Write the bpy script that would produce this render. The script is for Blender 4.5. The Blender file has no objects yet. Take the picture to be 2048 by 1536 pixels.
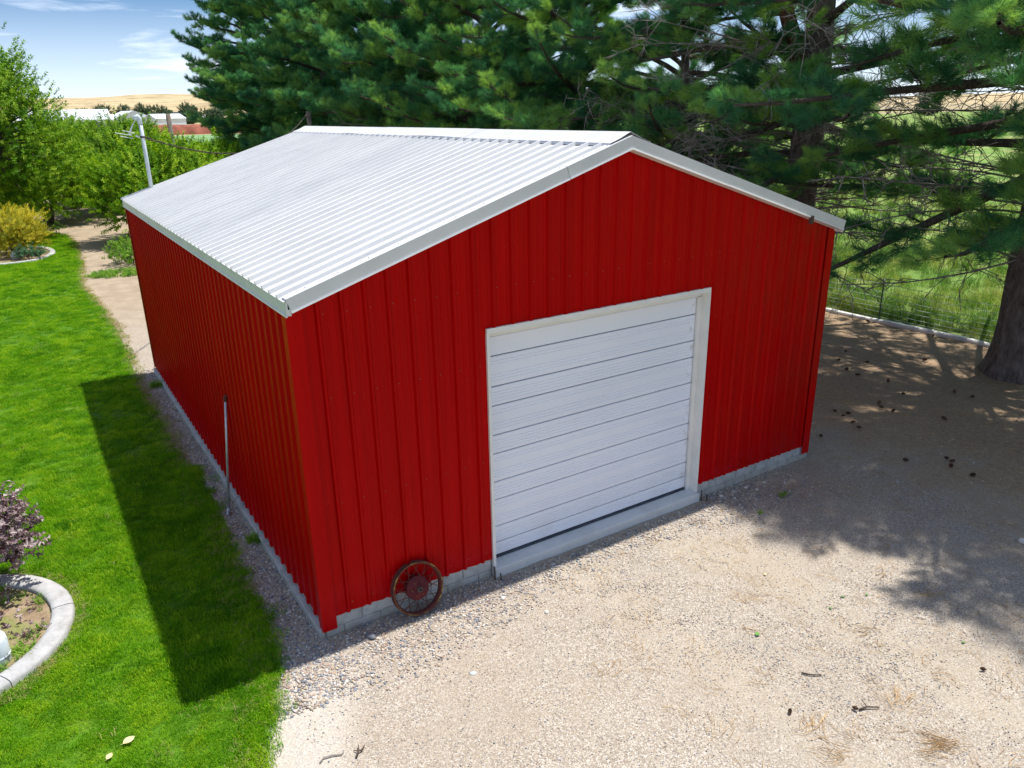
import bpy, math, random
import numpy as np
from mathutils import Vector, Matrix, Euler, noise as mnoise

R_ = math.radians
scene = bpy.context.scene
COL = scene.collection
random.seed(7)

# ------------------------------------------------------------------ camera
cam_data = bpy.data.cameras.new('camera')
cam = bpy.data.objects.new('camera', cam_data)
COL.objects.link(cam)
cam_data.sensor_width = 36.0
cam_data.lens = 26.795
cam_data.clip_end = 20000
cam_data.clip_start = 0.05
CAM = Vector((-1.802, -6.510, 5.0325))
yaw, pitch, roll = 0.56212, 0.34443, -0.01931
fw = Vector((math.sin(yaw)*math.cos(pitch), math.cos(yaw)*math.cos(pitch), -math.sin(pitch)))
rt = Vector((math.cos(yaw), -math.sin(yaw), 0))
up = rt.cross(fw)
rt2 = rt*math.cos(roll) + up*math.sin(roll)
up2 = up*math.cos(roll) - rt*math.sin(roll)
M = Matrix((rt2, up2, -fw)).transposed().to_4x4()
M.translation = CAM
cam.matrix_world = M
scene.camera = cam

# ------------------------------------------------------------------ world, sun, exposure
SUN = Vector((0.39, 0.03, 1.0)).normalized()          # towards the sun
world = bpy.data.worlds.new('World')
scene.world = world
world.use_nodes = True
wn, wl = world.node_tree.nodes, world.node_tree.links
wn.clear()
wout = wn.new('ShaderNodeOutputWorld')
bg = wn.new('ShaderNodeBackground')
bg.inputs['Strength'].default_value = 0.10
sky = wn.new('ShaderNodeTexSky')
sky.sky_type = 'NISHITA'
sky.sun_disc = False
sky.sun_elevation = math.asin(SUN.z)
sky.sun_rotation = R_(86)
sky.air_density = 1.0
sky.dust_density = 0.0
sky.ozone_density = 1.6
# thin streaks of cloud, the same all round the sky
tc = wn.new('ShaderNodeTexCoord')
mp = wn.new('ShaderNodeMapping')
mp.inputs['Scale'].default_value = (3.2, 3.2, 30.0)
mp.inputs['Location'].default_value = (1.7, 0.4, 0.35)
nz = wn.new('ShaderNodeTexNoise')
nz.inputs['Scale'].default_value = 1.5
nz.inputs['Detail'].default_value = 7
nz.inputs['Roughness'].default_value = 0.56
nz.inputs['Distortion'].default_value = 0.25
cr = wn.new('ShaderNodeValToRGB')
cr.color_ramp.elements[0].position = 0.465
cr.color_ramp.elements[0].color = (0, 0, 0, 1)
cr.color_ramp.elements[1].position = 0.66
cr.color_ramp.elements[1].color = (0.9, 0.9, 0.9, 1)
mx = wn.new('ShaderNodeMix')
mx.data_type = 'RGBA'
mx.inputs[7].default_value = (8.8, 9.7, 11.2, 1)
wl.new(tc.outputs['Generated'], mp.inputs['Vector'])
wl.new(mp.outputs[0], nz.inputs['Vector'])
wl.new(nz.outputs['Fac'], cr.inputs[0])
sepw = wn.new('ShaderNodeSeparateXYZ')
wl.new(tc.outputs['Generated'], sepw.inputs[0])
hz = wn.new('ShaderNodeMapRange')
hz.inputs[1].default_value = 0.12; hz.inputs[2].default_value = 0.0
hz.inputs[3].default_value = 0.0; hz.inputs[4].default_value = 0.75
wl.new(sepw.outputs[2], hz.inputs[0])
mxf = wn.new('ShaderNodeMath'); mxf.operation = 'MAXIMUM'
wl.new(cr.outputs[0], mxf.inputs[0]); wl.new(hz.outputs[0], mxf.inputs[1])
wl.new(mxf.outputs[0], mx.inputs[0])
hs = wn.new('ShaderNodeHueSaturation')
hs.inputs['Saturation'].default_value = 1.15
skm = wn.new('ShaderNodeMapping')
skm.inputs['Scale'].default_value = (1, 1, 1.8)
skm.inputs['Location'].default_value = (0, 0, 0.03)
skn = wn.new('ShaderNodeVectorMath'); skn.operation = 'NORMALIZE'
wl.new(tc.outputs['Generated'], skm.inputs['Vector'])
wl.new(skm.outputs[0], skn.inputs[0])
wl.new(skn.outputs[0], sky.inputs['Vector'])
wl.new(sky.outputs[0], hs.inputs['Color'])
wl.new(hs.outputs[0], mx.inputs[6])
wl.new(mx.outputs[2], bg.inputs['Color'])
wl.new(bg.outputs[0], wout.inputs['Surface'])

sun_data = bpy.data.lights.new('sun', 'SUN')
sun_data.energy = 5.0
sun_data.angle = R_(0.8)
sun_data.color = (1.0, 0.955, 0.88)
sun = bpy.data.objects.new('sun', sun_data)
COL.objects.link(sun)
sun.rotation_euler = SUN.to_track_quat('Z', 'Y').to_euler()
sun.location = (10, 0, 30)

scene.view_settings.view_transform = 'Standard'
scene.view_settings.look = 'None'
scene.view_settings.gamma = 1.0
scene.view_settings.exposure = 0.38
scene.render.engine = 'CYCLES'
scene.cycles.max_bounces = 5
scene.cycles.diffuse_bounces = 3
scene.cycles.glossy_bounces = 2
scene.cycles.transmission_bounces = 3
scene.cycles.transparent_max_bounces = 8

# ------------------------------------------------------------------ helpers: objects
def tag(o, label=None, cat=None, group=None, kind=None):
    if label: o['label'] = label
    if cat: o['category'] = cat
    if group: o['group'] = group
    if kind: o['kind'] = kind
    return o

def empty(name, loc, label, cat, group=None, rz=0.0):
    o = bpy.data.objects.new(name, None)
    COL.objects.link(o)
    o.location = loc
    o.rotation_euler = (0, 0, rz)
    o.empty_display_size = 0.2
    return tag(o, label, cat, group)

class MB:
    def __init__(s):
        s.v = []; s.f = []
    def add(s, vs, fs):
        b = len(s.v)
        s.v.extend(vs)
        s.f.extend([tuple(i+b for i in q) for q in fs])
    def box(s, x0, x1, y0, y1, z0, z1):
        s.add([(x0,y0,z0),(x1,y0,z0),(x1,y1,z0),(x0,y1,z0),(x0,y0,z1),(x1,y0,z1),(x1,y1,z1),(x0,y1,z1)],
              [(0,3,2,1),(4,5,6,7),(0,1,5,4),(1,2,6,5),(2,3,7,6),(3,0,4,7)])
    def bevbox(s, x0, x1, y0, y1, z0, z1, b):
        # box with chamfered vertical and top edges
        vs = []
        for z, o in ((z0, 0), (z1-b, 0), (z1, b)):
            a0, a1, c0, c1 = x0+o, x1-o, y0+o, y1-o
            vs += [(a0+b,c0,z),(a1-b,c0,z),(a1,c0+b,z),(a1,c1-b,z),(a1-b,c1,z),(a0+b,c1,z),(a0,c1-b,z),(a0,c0+b,z)]
        fs = [tuple(range(7,-1,-1)), tuple(range(16,24))]
        for k in (0, 8):
            for i in range(8):
                j = (i+1) % 8
                fs.append((k+i, k+j, k+8+j, k+8+i))
        s.add(vs, fs)
    def tube(s, pts, rad, n=6, cap=True):
        if not hasattr(rad, '__len__'): rad = [rad]*len(pts)
        pts = [Vector(p) for p in pts]
        vs = []
        prev = None
        for i, p in enumerate(pts):
            t = (pts[min(i+1, len(pts)-1)] - pts[max(i-1, 0)])
            if t.length < 1e-9: t = Vector((0,0,1))
            t.normalize()
            if prev is None:
                a = Vector((0,0,1)) if abs(t.z) < 0.9 else Vector((1,0,0))
                u = t.cross(a).normalized()
            else:
                u = (prev - t*prev.dot(t))
                u = u.normalized() if u.length > 1e-6 else t.orthogonal().normalized()
            prev = u
            w = t.cross(u)
            for k in range(n):
                a = 2*math.pi*k/n
                q = p + (u*math.cos(a) + w*math.sin(a))*rad[i]
                vs.append((q.x, q.y, q.z))
        fs = []
        for i in range(len(pts)-1):
            for k in range(n):
                j = (k+1) % n
                fs.append((i*n+k, i*n+j, (i+1)*n+j, (i+1)*n+k))
        if cap:
            fs.append(tuple(range(n-1, -1, -1)))
            b = (len(pts)-1)*n
            fs.append(tuple(b+k for k in range(n)))
        s.add(vs, fs)
    def lathe(s, prof, n=24, M=None):
        vs = []
        for r, z in prof:
            for k in range(n):
                a = 2*math.pi*k/n
                q = Vector((r*math.cos(a), r*math.sin(a), z))
                if M: q = M @ q
                vs.append(tuple(q))
        fs = []
        for i in range(len(prof)-1):
            for k in range(n):
                j = (k+1) % n
                fs.append((i*n+k, i*n+j, (i+1)*n+j, (i+1)*n+k))
        s.add(vs, fs)
    def mesh(s, name, smooth=False):
        me = bpy.data.meshes.new(name)
        me.from_pydata(s.v, [], s.f)
        if smooth:
            me.polygons.foreach_set('use_smooth', [True]*len(me.polygons))
        me.update()
        return me
    def build(s, name, mat, parent=None, smooth=False):
        me = s.mesh(name, smooth)
        me.materials.append(mat)
        return link(name, me, parent)

def link(name, me, parent=None, loc=None):
    o = bpy.data.objects.new(name, me)
    COL.objects.link(o)
    if parent is not None:
        o.parent = parent
    if loc is not None:
        o.location = loc
    return o

def bx(name, mat, parent, x0, x1, y0, y1, z0, z1, b=0):
    m = MB()
    if b: m.bevbox(x0, x1, y0, y1, z0, z1, b)
    else: m.box(x0, x1, y0, y1, z0, z1)
    return m.build(name, mat, parent)

def weld_auto(o, ang=40):
    me = o.data
    me.polygons.foreach_set('use_smooth', [True]*len(me.polygons))
    me.set_sharp_from_angle(angle=R_(ang))

# ------------------------------------------------------------------ helpers: materials
class Mat:
    def __init__(s, name, rough=0.7, spec=0.5, metal=0.0, coat=0.0):
        s.m = bpy.data.materials.new(name)
        s.m.use_nodes = True
        s.n = s.m.node_tree.nodes; s.l = s.m.node_tree.links
        s.b = s.n['Principled BSDF']
        s.set('Roughness', rough); s.set('Specular IOR Level', spec); s.set('Metallic', metal)
        if coat: s.set('Coat Weight', coat); s.set('Coat Roughness', 0.15)
        s._pos = None
    def set(s, k, v): s.b.inputs[k].default_value = v
    def pos(s):
        if s._pos is None:
            s._pos = s.n.new('ShaderNodeNewGeometry').outputs['Position']
        return s._pos
    def objc(s):
        return s.n.new('ShaderNodeTexCoord').outputs['Object']
    def map(s, src, sc=(1,1,1), loc=(0,0,0)):
        n = s.n.new('ShaderNodeMapping')
        n.inputs['Scale'].default_value = sc; n.inputs['Location'].default_value = loc
        s.l.new(src, n.inputs['Vector']); return n.outputs[0]
    def noise(s, scale, detail=4, rough=0.55, src=None, dist=0.0):
        n = s.n.new('ShaderNodeTexNoise')
        n.inputs['Scale'].default_value = scale; n.inputs['Detail'].default_value = detail
        n.inputs['Roughness'].default_value = rough; n.inputs['Distortion'].default_value = dist
        s.l.new(src if src is not None else s.pos(), n.inputs['Vector']); return n.outputs['Fac']
    def voro(s, scale, src=None, out='Color', rand=1.0):
        n = s.n.new('ShaderNodeTexVoronoi')
        n.inputs['Scale'].default_value = scale; n.inputs['Randomness'].default_value = rand
        s.l.new(src if src is not None else s.pos(), n.inputs['Vector']); return n.outputs[out]
    def ramp(s, fac, stops, interp='LINEAR'):
        n = s.n.new('ShaderNodeValToRGB')
        e = n.color_ramp.elements
        n.color_ramp.interpolation = interp
        while len(e) < len(stops): e.new(0.5)
        for i, (p, c) in enumerate(stops):
            e[i].position = p
            e[i].color = (c, c, c, 1) if not hasattr(c, '__len__') else (*c, 1)
        s.l.new(fac, n.inputs[0]); return n.outputs[0]
    def mix(s, fac, a, b, mode='MIX'):
        n = s.n.new('ShaderNodeMix'); n.data_type = 'RGBA'; n.blend_type = mode
        for sock, v in ((n.inputs[0], fac), (n.inputs[6], a), (n.inputs[7], b)):
            if hasattr(v, 'is_output') or isinstance(v, bpy.types.NodeSocket): s.l.new(v, sock)
            elif hasattr(v, '__len__'): sock.default_value = (*v, 1)
            else: sock.default_value = v
        return n.outputs[2]
    def math(s, op, a, b=None, clamp=False):
        n = s.n.new('ShaderNodeMath'); n.operation = op; n.use_clamp = clamp
        for i, v in enumerate((a, b)):
            if v is None: continue
            if isinstance(v, bpy.types.NodeSocket): s.l.new(v, n.inputs[i])
            else: n.inputs[i].default_value = v
        return n.outputs[0]
    def sep(s, v=None):
        n = s.n.new('ShaderNodeSeparateXYZ'); s.l.new(v if v is not None else s.pos(), n.inputs[0]); return n.outputs
    def smooth(s, v, a, b):
        n = s.n.new('ShaderNodeMapRange'); n.interpolation_type = 'SMOOTHSTEP'
        n.inputs[1].default_value = a; n.inputs[2].default_value = b
        s.l.new(v, n.inputs[0]); return n.outputs[0]
    def rnd(s):
        return s.n.new('ShaderNodeObjectInfo').outputs['Random']
    def color(s, c):
        if isinstance(c, bpy.types.NodeSocket): s.l.new(c, s.b.inputs['Base Color'])
        else: s.b.inputs['Base Color'].default_value = (*c, 1)
        return s
    def rough(s, c):
        s.l.new(c, s.b.inputs['Roughness']); return s
    def bump(s, h, strength=0.3, dist=0.01):
        n = s.n.new('ShaderNodeBump'); n.inputs['Strength'].default_value = strength
        n.inputs['Distance'].default_value = dist
        s.l.new(h, n.inputs['Height']); s.l.new(n.outputs[0], s.b.inputs['Normal']); return s
    def translucent(s, col, w):
        t = s.n.new('ShaderNodeBsdfTranslucent')
        if isinstance(col, bpy.types.NodeSocket): s.l.new(col, t.inputs[0])
        else: t.inputs[0].default_value = (*col, 1)
        m = s.n.new('ShaderNodeMixShader'); m.inputs[0].default_value = w
        out = s.n['Material Output']
        s.l.new(s.b.outputs[0], m.inputs[1]); s.l.new(t.outputs[0], m.inputs[2])
        s.l.new(m.outputs[0], out.inputs['Surface']); return s

MT = {}
def simple(name, c1, c2, scale=8, rough=0.7, bump=0.0, spec=0.5, metal=0.0, coat=0.0, detail=4, obj=False, lo=0.35, hi=0.65):
    m = Mat(name, rough, spec, metal, coat)
    src = m.objc() if obj else None
    n = m.noise(scale, detail, src=src)
    m.color(m.ramp(n, [(lo, c1), (hi, c2)]))
    if bump: m.bump(m.noise(scale*3, 5, src=src), bump, 0.01)
    MT[name] = m.m
    return m.m

# painted red steel: fine vertical streaks, dust specks and fading near the ground
def red_mat(name, base, dark, fade):
    m = Mat(name, 0.33, 0.07, 0.0, 0.0)
    st = m.noise(1.0, 5, 0.6, src=m.map(m.pos(), (14, 14, 0.35)))
    big = m.noise(0.9, 3)
    c = m.mix(m.ramp(st, [(0.35, 0.0), (0.7, 1.0)]), base, dark)
    c = m.mix(m.math('MULTIPLY', m.ramp(big, [(0.4, 0.0), (0.75, 1.0)]), 0.35), c, dark)
    sp = m.voro(26, out='Distance')
    speck = m.math('MULTIPLY', m.ramp(sp, [(0.05, 1.0), (0.085, 0.0)]), m.ramp(m.noise(2.3, 2), [(0.54, 0.0), (0.6, 0.8)]))
    c = m.mix(speck, c, (0.42, 0.20, 0.17))
    z = m.sep()[2]
    low = m.math('MULTIPLY', m.smooth(z, 0.75, 0.2), m.ramp(m.noise(5, 5), [(0.35, 0.0), (0.75, 0.75)]))
    c = m.mix(low, c, fade)
    c = m.mix(m.math('MULTIPLY', m.rnd(), 0.28), c, dark)
    brown_reflection = m.math('MULTIPLY', m.ramp(m.noise(0.6, 4, 0.6), [(0.45, 0.0), (0.7, 1.0)]), m.smooth(m.sep()[0], 4.6, 7.6))  # brownish reflection painted into the red towards the right end of the wall
    c = m.mix(m.math('MULTIPLY', brown_reflection, 0.35), c, (0.16, 0.035, 0.012))
    m.color(c)
    m.rough(m.ramp(m.noise(3, 4), [(0.3, 0.28), (0.7, 0.44)]))
    m.bump(m.noise(3.0, 3, src=m.map(m.pos(), (1.6, 1.6, 0.5))), 0.10, 0.02)
    MT[name] = m.m
red_mat('red_steel', (0.50, 0.0004, 0.0010), (0.37, 0.0003, 0.0008), (0.50, 0.010, 0.020))
red_mat('red_trim', (0.52, 0.0005, 0.001), (0.40, 0.0003, 0.001), (0.48, 0.010, 0.018))

def white_roof():
    m = Mat('roof_steel', 0.42, 0.5)
    n = m.noise(1.2, 4, src=m.map(m.pos(), (1.2, 6.0, 1.2)))
    c = m.mix(m.ramp(n, [(0.35, 0.0), (0.75, 1.0)]), (0.66, 0.66, 0.665), (0.56, 0.565, 0.58))
    c = m.mix(m.math('MULTIPLY', m.rnd(), 0.22), c, (0.50, 0.51, 0.53))
    st = m.noise(1.0, 5, 0.65, src=m.map(m.pos(), (0.9, 11, 0.9), (4, 2, 0)))
    c = m.mix(m.ramp(st, [(0.60, 0.0), (0.80, 0.5)]), c, (0.42, 0.42, 0.41))
    m.color(c)
    m.bump(m.noise(2.2, 3), 0.08, 0.02)
    MT['roof_steel'] = m.m
white_roof()
simple('trim_steel', (0.60, 0.61, 0.63), (0.70, 0.71, 0.72), 1.6, 0.4, 0.04)
simple('trim_pale', (0.74, 0.74, 0.74), (0.80, 0.80, 0.79), 2.0, 0.45)
m = Mat('door_steel', 0.45, 0.5)
n = m.noise(1.2, 3, src=m.map(m.pos(), (0.5, 1, 1.2)))
c = m.mix(m.ramp(n, [(0.35, 0.0), (0.75, 1.0)]), (0.84, 0.87, 0.95), (0.78, 0.81, 0.90))
x_, y_, z_ = m.sep()
edge = m.math('MULTIPLY', m.smooth(x_, 4.93, 5.10), m.ramp(m.noise(9, 5), [(0.56, 0.0), (0.70, 0.5)]))
c = m.mix(edge, c, (0.33, 0.28, 0.24))
dirt = m.math('MULTIPLY', m.smooth(z_, 0.75, 0.15), m.ramp(m.noise(4, 5), [(0.45, 0.0), (0.85, 0.35)]))
c = m.mix(dirt, c, (0.52, 0.50, 0.48))
m.color(c); MT['door_steel'] = m.m
simple('frame_white', (0.74, 0.74, 0.71), (0.81, 0.80, 0.77), 5, 0.5)
simple('rubber', (0.03, 0.04, 0.06), (0.06, 0.07, 0.09), 10, 0.7)
m = Mat('block', 0.9, 0.3)
c = m.ramp(m.noise(7, 6, 0.65), [(0.3, (0.28, 0.28, 0.27)), (0.5, (0.44, 0.44, 0.43)), (0.75, (0.56, 0.56, 0.55))])
z_ = m.sep()[2]
c = m.mix(m.math('MULTIPLY', m.smooth(z_, 0.16, 0.0), m.ramp(m.noise(6, 4), [(0.3, 0.1), (0.7, 0.8)])), c, (0.36, 0.31, 0.25))
m.color(c); m.bump(m.noise(90, 4), 0.35, 0.006); MT['block'] = m.m
simple('mortar', (0.33, 0.33, 0.32), (0.42, 0.42, 0.41), 18, 0.95, 0.3)
m = Mat('concrete', 0.88, 0.3)
c = m.ramp(m.noise(3.2, 7, 0.7), [(0.3, (0.56, 0.56, 0.56)), (0.55, (0.66, 0.66, 0.66)), (0.8, (0.72, 0.71, 0.70))])
m.color(c); m.bump(m.noise(70, 4), 0.25, 0.004); MT['concrete'] = m.m
m = Mat('edging_concrete', 0.9, 0.3)
c = m.ramp(m.noise(5, 7, 0.7), [(0.28, (0.27, 0.265, 0.25)), (0.5, (0.41, 0.41, 0.41)), (0.75, (0.49, 0.49, 0.49))])
c = m.mix(m.ramp(m.noise(2.2, 5, 0.7), [(0.55, 0.0), (0.72, 0.55)]), c, (0.25, 0.22, 0.17))
m.color(c); m.bump(m.noise(60, 5), 0.5, 0.006); MT['edging_concrete'] = m.m
m = Mat('rust', 0.85, 0.3)
c = m.ramp(m.noise(14, 6, 0.65), [(0.3, (0.075, 0.018, 0.018)), (0.5, (0.13, 0.038, 0.028)), (0.66, (0.11, 0.026, 0.03)), (0.8, (0.24, 0.14, 0.05))])
m.color(c); m.bump(m.noise(60, 4), 0.4, 0.004); MT['rust'] = m.m
m = Mat('rust_yellow', 0.8, 0.3)
c = m.ramp(m.noise(11, 6, 0.65), [(0.36, (0.12, 0.03, 0.03)), (0.52, (0.17, 0.07, 0.03)), (0.62, (0.38, 0.29, 0.07)), (0.8, (0.42, 0.34, 0.12))])
m.color(c); m.bump(m.noise(60, 4), 0.4, 0.004); MT['rust_yellow'] = m.m
m = Mat('rust_red', 0.8, 0.3)
c = m.ramp(m.noise(16, 6, 0.65), [(0.35, (0.075, 0.012, 0.016)), (0.6, (0.14, 0.020, 0.024)), (0.76, (0.20, 0.09, 0.05))])
m.color(c); m.bump(m.noise(60, 4), 0.4, 0.004); MT['rust_red'] = m.m
simple('galvanised', (0.42, 0.45, 0.48), (0.60, 0.62, 0.65), 12, 0.42, metal=0.6)
simple('conduit', (0.48, 0.54, 0.60), (0.60, 0.65, 0.70), 6, 0.5)
simple('cable', (0.02, 0.02, 0.02), (0.06, 0.06, 0.06), 10, 0.6)
simple('pale_cable', (0.55, 0.57, 0.58), (0.66, 0.68, 0.7), 10, 0.6)
simple('dark_iron', (0.05, 0.035, 0.03), (0.11, 0.07, 0.05), 12, 0.8)
simple('post_green', (0.03, 0.07, 0.05), (0.05, 0.11, 0.08), 8, 0.6)
simple('wire_green', (0.34, 0.46, 0.38), (0.46, 0.56, 0.50), 8, 0.5)
simple('white_edging', (0.70, 0.70, 0.70), (0.80, 0.80, 0.80), 6, 0.6)
simple('old_wood', (0.13, 0.10, 0.08), (0.24, 0.19, 0.14), 5, 0.9, 0.4)
simple('pale_wood', (0.30, 0.20, 0.11), (0.40, 0.28, 0.16), 5, 0.9, 0.4)
m = Mat('can_paint', 0.5, 0.5)
c = m.mix(m.ramp(m.noise(9, 3, src=m.map(m.objc(), (1.5, 1.5, 0.8))), [(0.62, 0.0), (0.66, 1.0)]), (0.70, 0.78, 0.86), (0.22, 0.24, 0.27))
m.color(c); MT['can_paint'] = m.m

def bark(name, c1, c2, c3, sc=1.0):
    m = Mat(name, 0.95, 0.2)
    v = m.voro(5.5*sc, src=m.map(m.pos(), (1.6, 1.6, 0.42)), out='Distance')
    n = m.noise(12*sc, 6, 0.65, src=m.map(m.pos(), (1, 1, 0.35)))
    c = m.ramp(n, [(0.3, c1), (0.52, c2), (0.75, c3)])
    m.color(c)
    m.bump(m.mix(0.5, v, n), 0.9, 0.06/sc)
    MT[name] = m.m
bark('pine_bark', (0.075, 0.060, 0.053), (0.165, 0.135, 0.120), (0.27, 0.23, 0.205))
bark('pine_bark_red', (0.06, 0.03, 0.022), (0.15, 0.07, 0.045), (0.22, 0.12, 0.085))
bark('limb_bark', (0.045, 0.036, 0.030), (0.095, 0.078, 0.066), (0.16, 0.14, 0.12), 2.5)
bark('fruit_bark', (0.06, 0.05, 0.04), (0.13, 0.11, 0.09), (0.2, 0.18, 0.15), 2)
simple('dead_twig', (0.19, 0.16, 0.14), (0.36, 0.325, 0.295), 3, 0.9)

def leafmat(name, cols, w=0.35, tint=1.0, rough=0.5, scale=0.5, tcol=None):
    """cols: dark, mid, light leaf colours, picked per sprig and by patches"""
    m = Mat(name, 0.6, 0.15)
    a = m.rnd()
    b = m.noise(scale, 3)
    f = m.math('ADD', m.math('MULTIPLY', a, 0.42), m.math('MULTIPLY', b, 0.58))
    c = m.ramp(f, [(0.29, cols[0]), (0.48, cols[1]), (0.70, cols[2])])
    m.color(c)
    m.translucent(m.mix(1.0, c, tcol or (1.25, 1.2, 0.6), 'MULTIPLY'), w)
    MT[name] = m.m
    return m
leafmat('needle', ((0.055, 0.195, 0.110), (0.110, 0.325, 0.130), (0.350, 0.550, 0.130)), 0.44, scale=2.6, tcol=(1.1, 1.2, 0.7))  # light and dark stops carry sunlit tips and blue-green shade, far needles too
leafmat('needle_far', ((0.060, 0.205, 0.120), (0.110, 0.320, 0.140), (0.31, 0.495, 0.140)), 0.44, scale=1.3, tcol=(1.1, 1.2, 0.7))
leafmat('dry_needle', ((0.22, 0.11, 0.04), (0.30, 0.16, 0.06), (0.38, 0.22, 0.09)), 0.2, tcol=(1, 1, 1))
leafmat('fruit_leaf', ((0.085, 0.210, 0.010), (0.190, 0.385, 0.014), (0.370, 0.530, 0.035)), 0.40, scale=1.2)
leafmat('fruit_leaf_deep', ((0.075, 0.190, 0.012), (0.160, 0.340, 0.018), (0.330, 0.490, 0.045)), 0.40, scale=1.2)
leafmat('gold_leaf', ((0.26, 0.30, 0.03), (0.52, 0.47, 0.035), (0.66, 0.56, 0.06)), 0.35, scale=1.5)
leafmat('weed_leaf', ((0.10, 0.24, 0.03), (0.18, 0.36, 0.04), (0.28, 0.46, 0.06)), 0.35)
leafmat('blue_leaf', ((0.05, 0.13, 0.07), (0.07, 0.17, 0.09), (0.11, 0.22, 0.11)), 0.3)
leafmat('purple_leaf', ((0.085, 0.050, 0.060), (0.27, 0.20, 0.21), (0.56, 0.49, 0.49)), 0.2, scale=6, tcol=(1.3, .7, .8))
leafmat('lawn_blade', ((0.065, 0.215, 0.001), (0.150, 0.400, 0.002), (0.370, 0.560, 0.018)), 0.42, scale=1.4, tcol=(1.15, 1.1, 0.5))
leafmat('meadow_blade', ((0.07, 0.17, 0.03), (0.15, 0.30, 0.05), (0.42, 0.44, 0.15)), 0.35, scale=0.45)
leafmat('far_leaf', ((0.05, 0.09, 0.05), (0.07, 0.12, 0.06), (0.10, 0.15, 0.08)), 0.2)

# ------------------------------------------------------------------ scattering of leaves, blades and pebbles inside one part
SRC = {}
def source(name, mb, mat, smooth=False):
    me = mb.mesh(name, smooth)
    me.materials.append(mat)
    o = bpy.data.objects.new(name, me)       # never linked to the scene: a shape for the scatter below
    SRC[name] = o
    return o

def scatter(name, pts, rots, scls, srcs, parent=None, var=None):
    pts = np.asarray(pts, dtype=np.float32).reshape(-1, 3)
    n = len(pts)
    me = bpy.data.meshes.new(name)
    me.vertices.add(n)
    me.vertices.foreach_set('co', pts.ravel())
    a = me.attributes.new('rot', 'FLOAT_VECTOR', 'POINT')
    a.data.foreach_set('vector', np.asarray(rots, dtype=np.float32).ravel())
    a = me.attributes.new('scl', 'FLOAT', 'POINT')
    a.data.foreach_set('value', np.asarray(scls, dtype=np.float32).ravel())
    if var is None:
        var = np.random.default_rng(n).integers(0, len(srcs), n)
    a = me.attributes.new('var', 'INT', 'POINT')
    a.data.foreach_set('value', np.asarray(var, dtype=np.int32))
    me.update()
    o = link(name, me, parent)
    o['kind'] = 'stuff'
    g = bpy.data.node_groups.new(name + '_spread', 'GeometryNodeTree')
    g.interface.new_socket('Geometry', in_out='INPUT', socket_type='NodeSocketGeometry')
    g.interface.new_socket('Geometry', in_out='OUTPUT', socket_type='NodeSocketGeometry')
    N, L = g.nodes, g.links
    gi = N.new('NodeGroupInput'); go = N.new('NodeGroupOutput')
    def attr(nm, tp):
        k = N.new('GeometryNodeInputNamedAttribute'); k.data_type = tp
        k.inputs['Name'].default_value = nm; return k.outputs['Attribute']
    ra, sa, va = attr('rot', 'FLOAT_VECTOR'), attr('scl', 'FLOAT'), attr('var', 'INT')
    e2r = N.new('FunctionNodeEulerToRotation'); L.new(ra, e2r.inputs[0])
    jn = N.new('GeometryNodeJoinGeometry')
    for i, s in enumerate(srcs):
        oi = N.new('GeometryNodeObjectInfo'); oi.inputs['Object'].default_value = s
        oi.transform_space = 'ORIGINAL'
        cmp = N.new('FunctionNodeCompare'); cmp.data_type = 'INT'; cmp.operation = 'EQUAL'
        L.new(va, cmp.inputs[2]); cmp.inputs[3].default_value = i
        ip = N.new('GeometryNodeInstanceOnPoints')
        L.new(gi.outputs[0], ip.inputs['Points'])
        L.new(cmp.outputs[0], ip.inputs['Selection'])
        L.new(oi.outputs['Geometry'], ip.inputs['Instance'])
        L.new(e2r.outputs[0], ip.inputs['Rotation'])
        L.new(sa, ip.inputs['Scale'])
        L.new(ip.outputs[0], jn.inputs[0])
    L.new(jn.outputs[0], go.inputs[0])
    md = o.modifiers.new('spread', 'NODES')
    md.node_group = g
    return o

def dir_euler(D, rng):
    """euler angles that turn +Z to the directions D, with a random spin about Z first"""
    D = np.asarray(D, dtype=float)
    D = D/np.maximum(np.linalg.norm(D, axis=1, keepdims=True), 1e-9)
    th = np.arccos(np.clip(D[:, 2], -1, 1))
    ph = np.arctan2(D[:, 1], D[:, 0])
    # full rotation Rz(ph) Ry(th) Rz(spin) as an XYZ euler
    sp = rng.uniform(0, 2*np.pi, len(D))
    cph, sph, cth, sth, cs, ss = np.cos(ph), np.sin(ph), np.cos(th), np.sin(th), np.cos(sp), np.sin(sp)
    m00 = cph*cth*cs - sph*ss
    m10 = sph*cth*cs + cph*ss
    m20 = -sth*cs
    m21 = sth*ss
    m22 = cth
    y = np.arcsin(np.clip(-m20, -1, 1))
    x = np.arctan2(m21, m22)
    z = np.arctan2(m10, m00)
    return np.stack([x, y, z], 1)

def pip(px_, py_, poly):
    """points in polygon"""
    inside = np.zeros(len(px_), bool)
    n = len(poly)
    for i in range(n):
        x0, y0 = poly[i]; x1, y1 = poly[(i+1) % n]
        c = ((y0 > py_) != (y1 > py_)) & (px_ < (x1-x0)*(py_-y0)/((y1-y0) if abs(y1-y0) > 1e-12 else 1e-12) + x0)
        inside ^= c
    return inside

def vnoise(x, y, s, seed=0.0):
    return np.array([mnoise.noise(Vector((a*s+seed, b*s-seed, seed*1.7))) for a, b in zip(x, y)])

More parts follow.
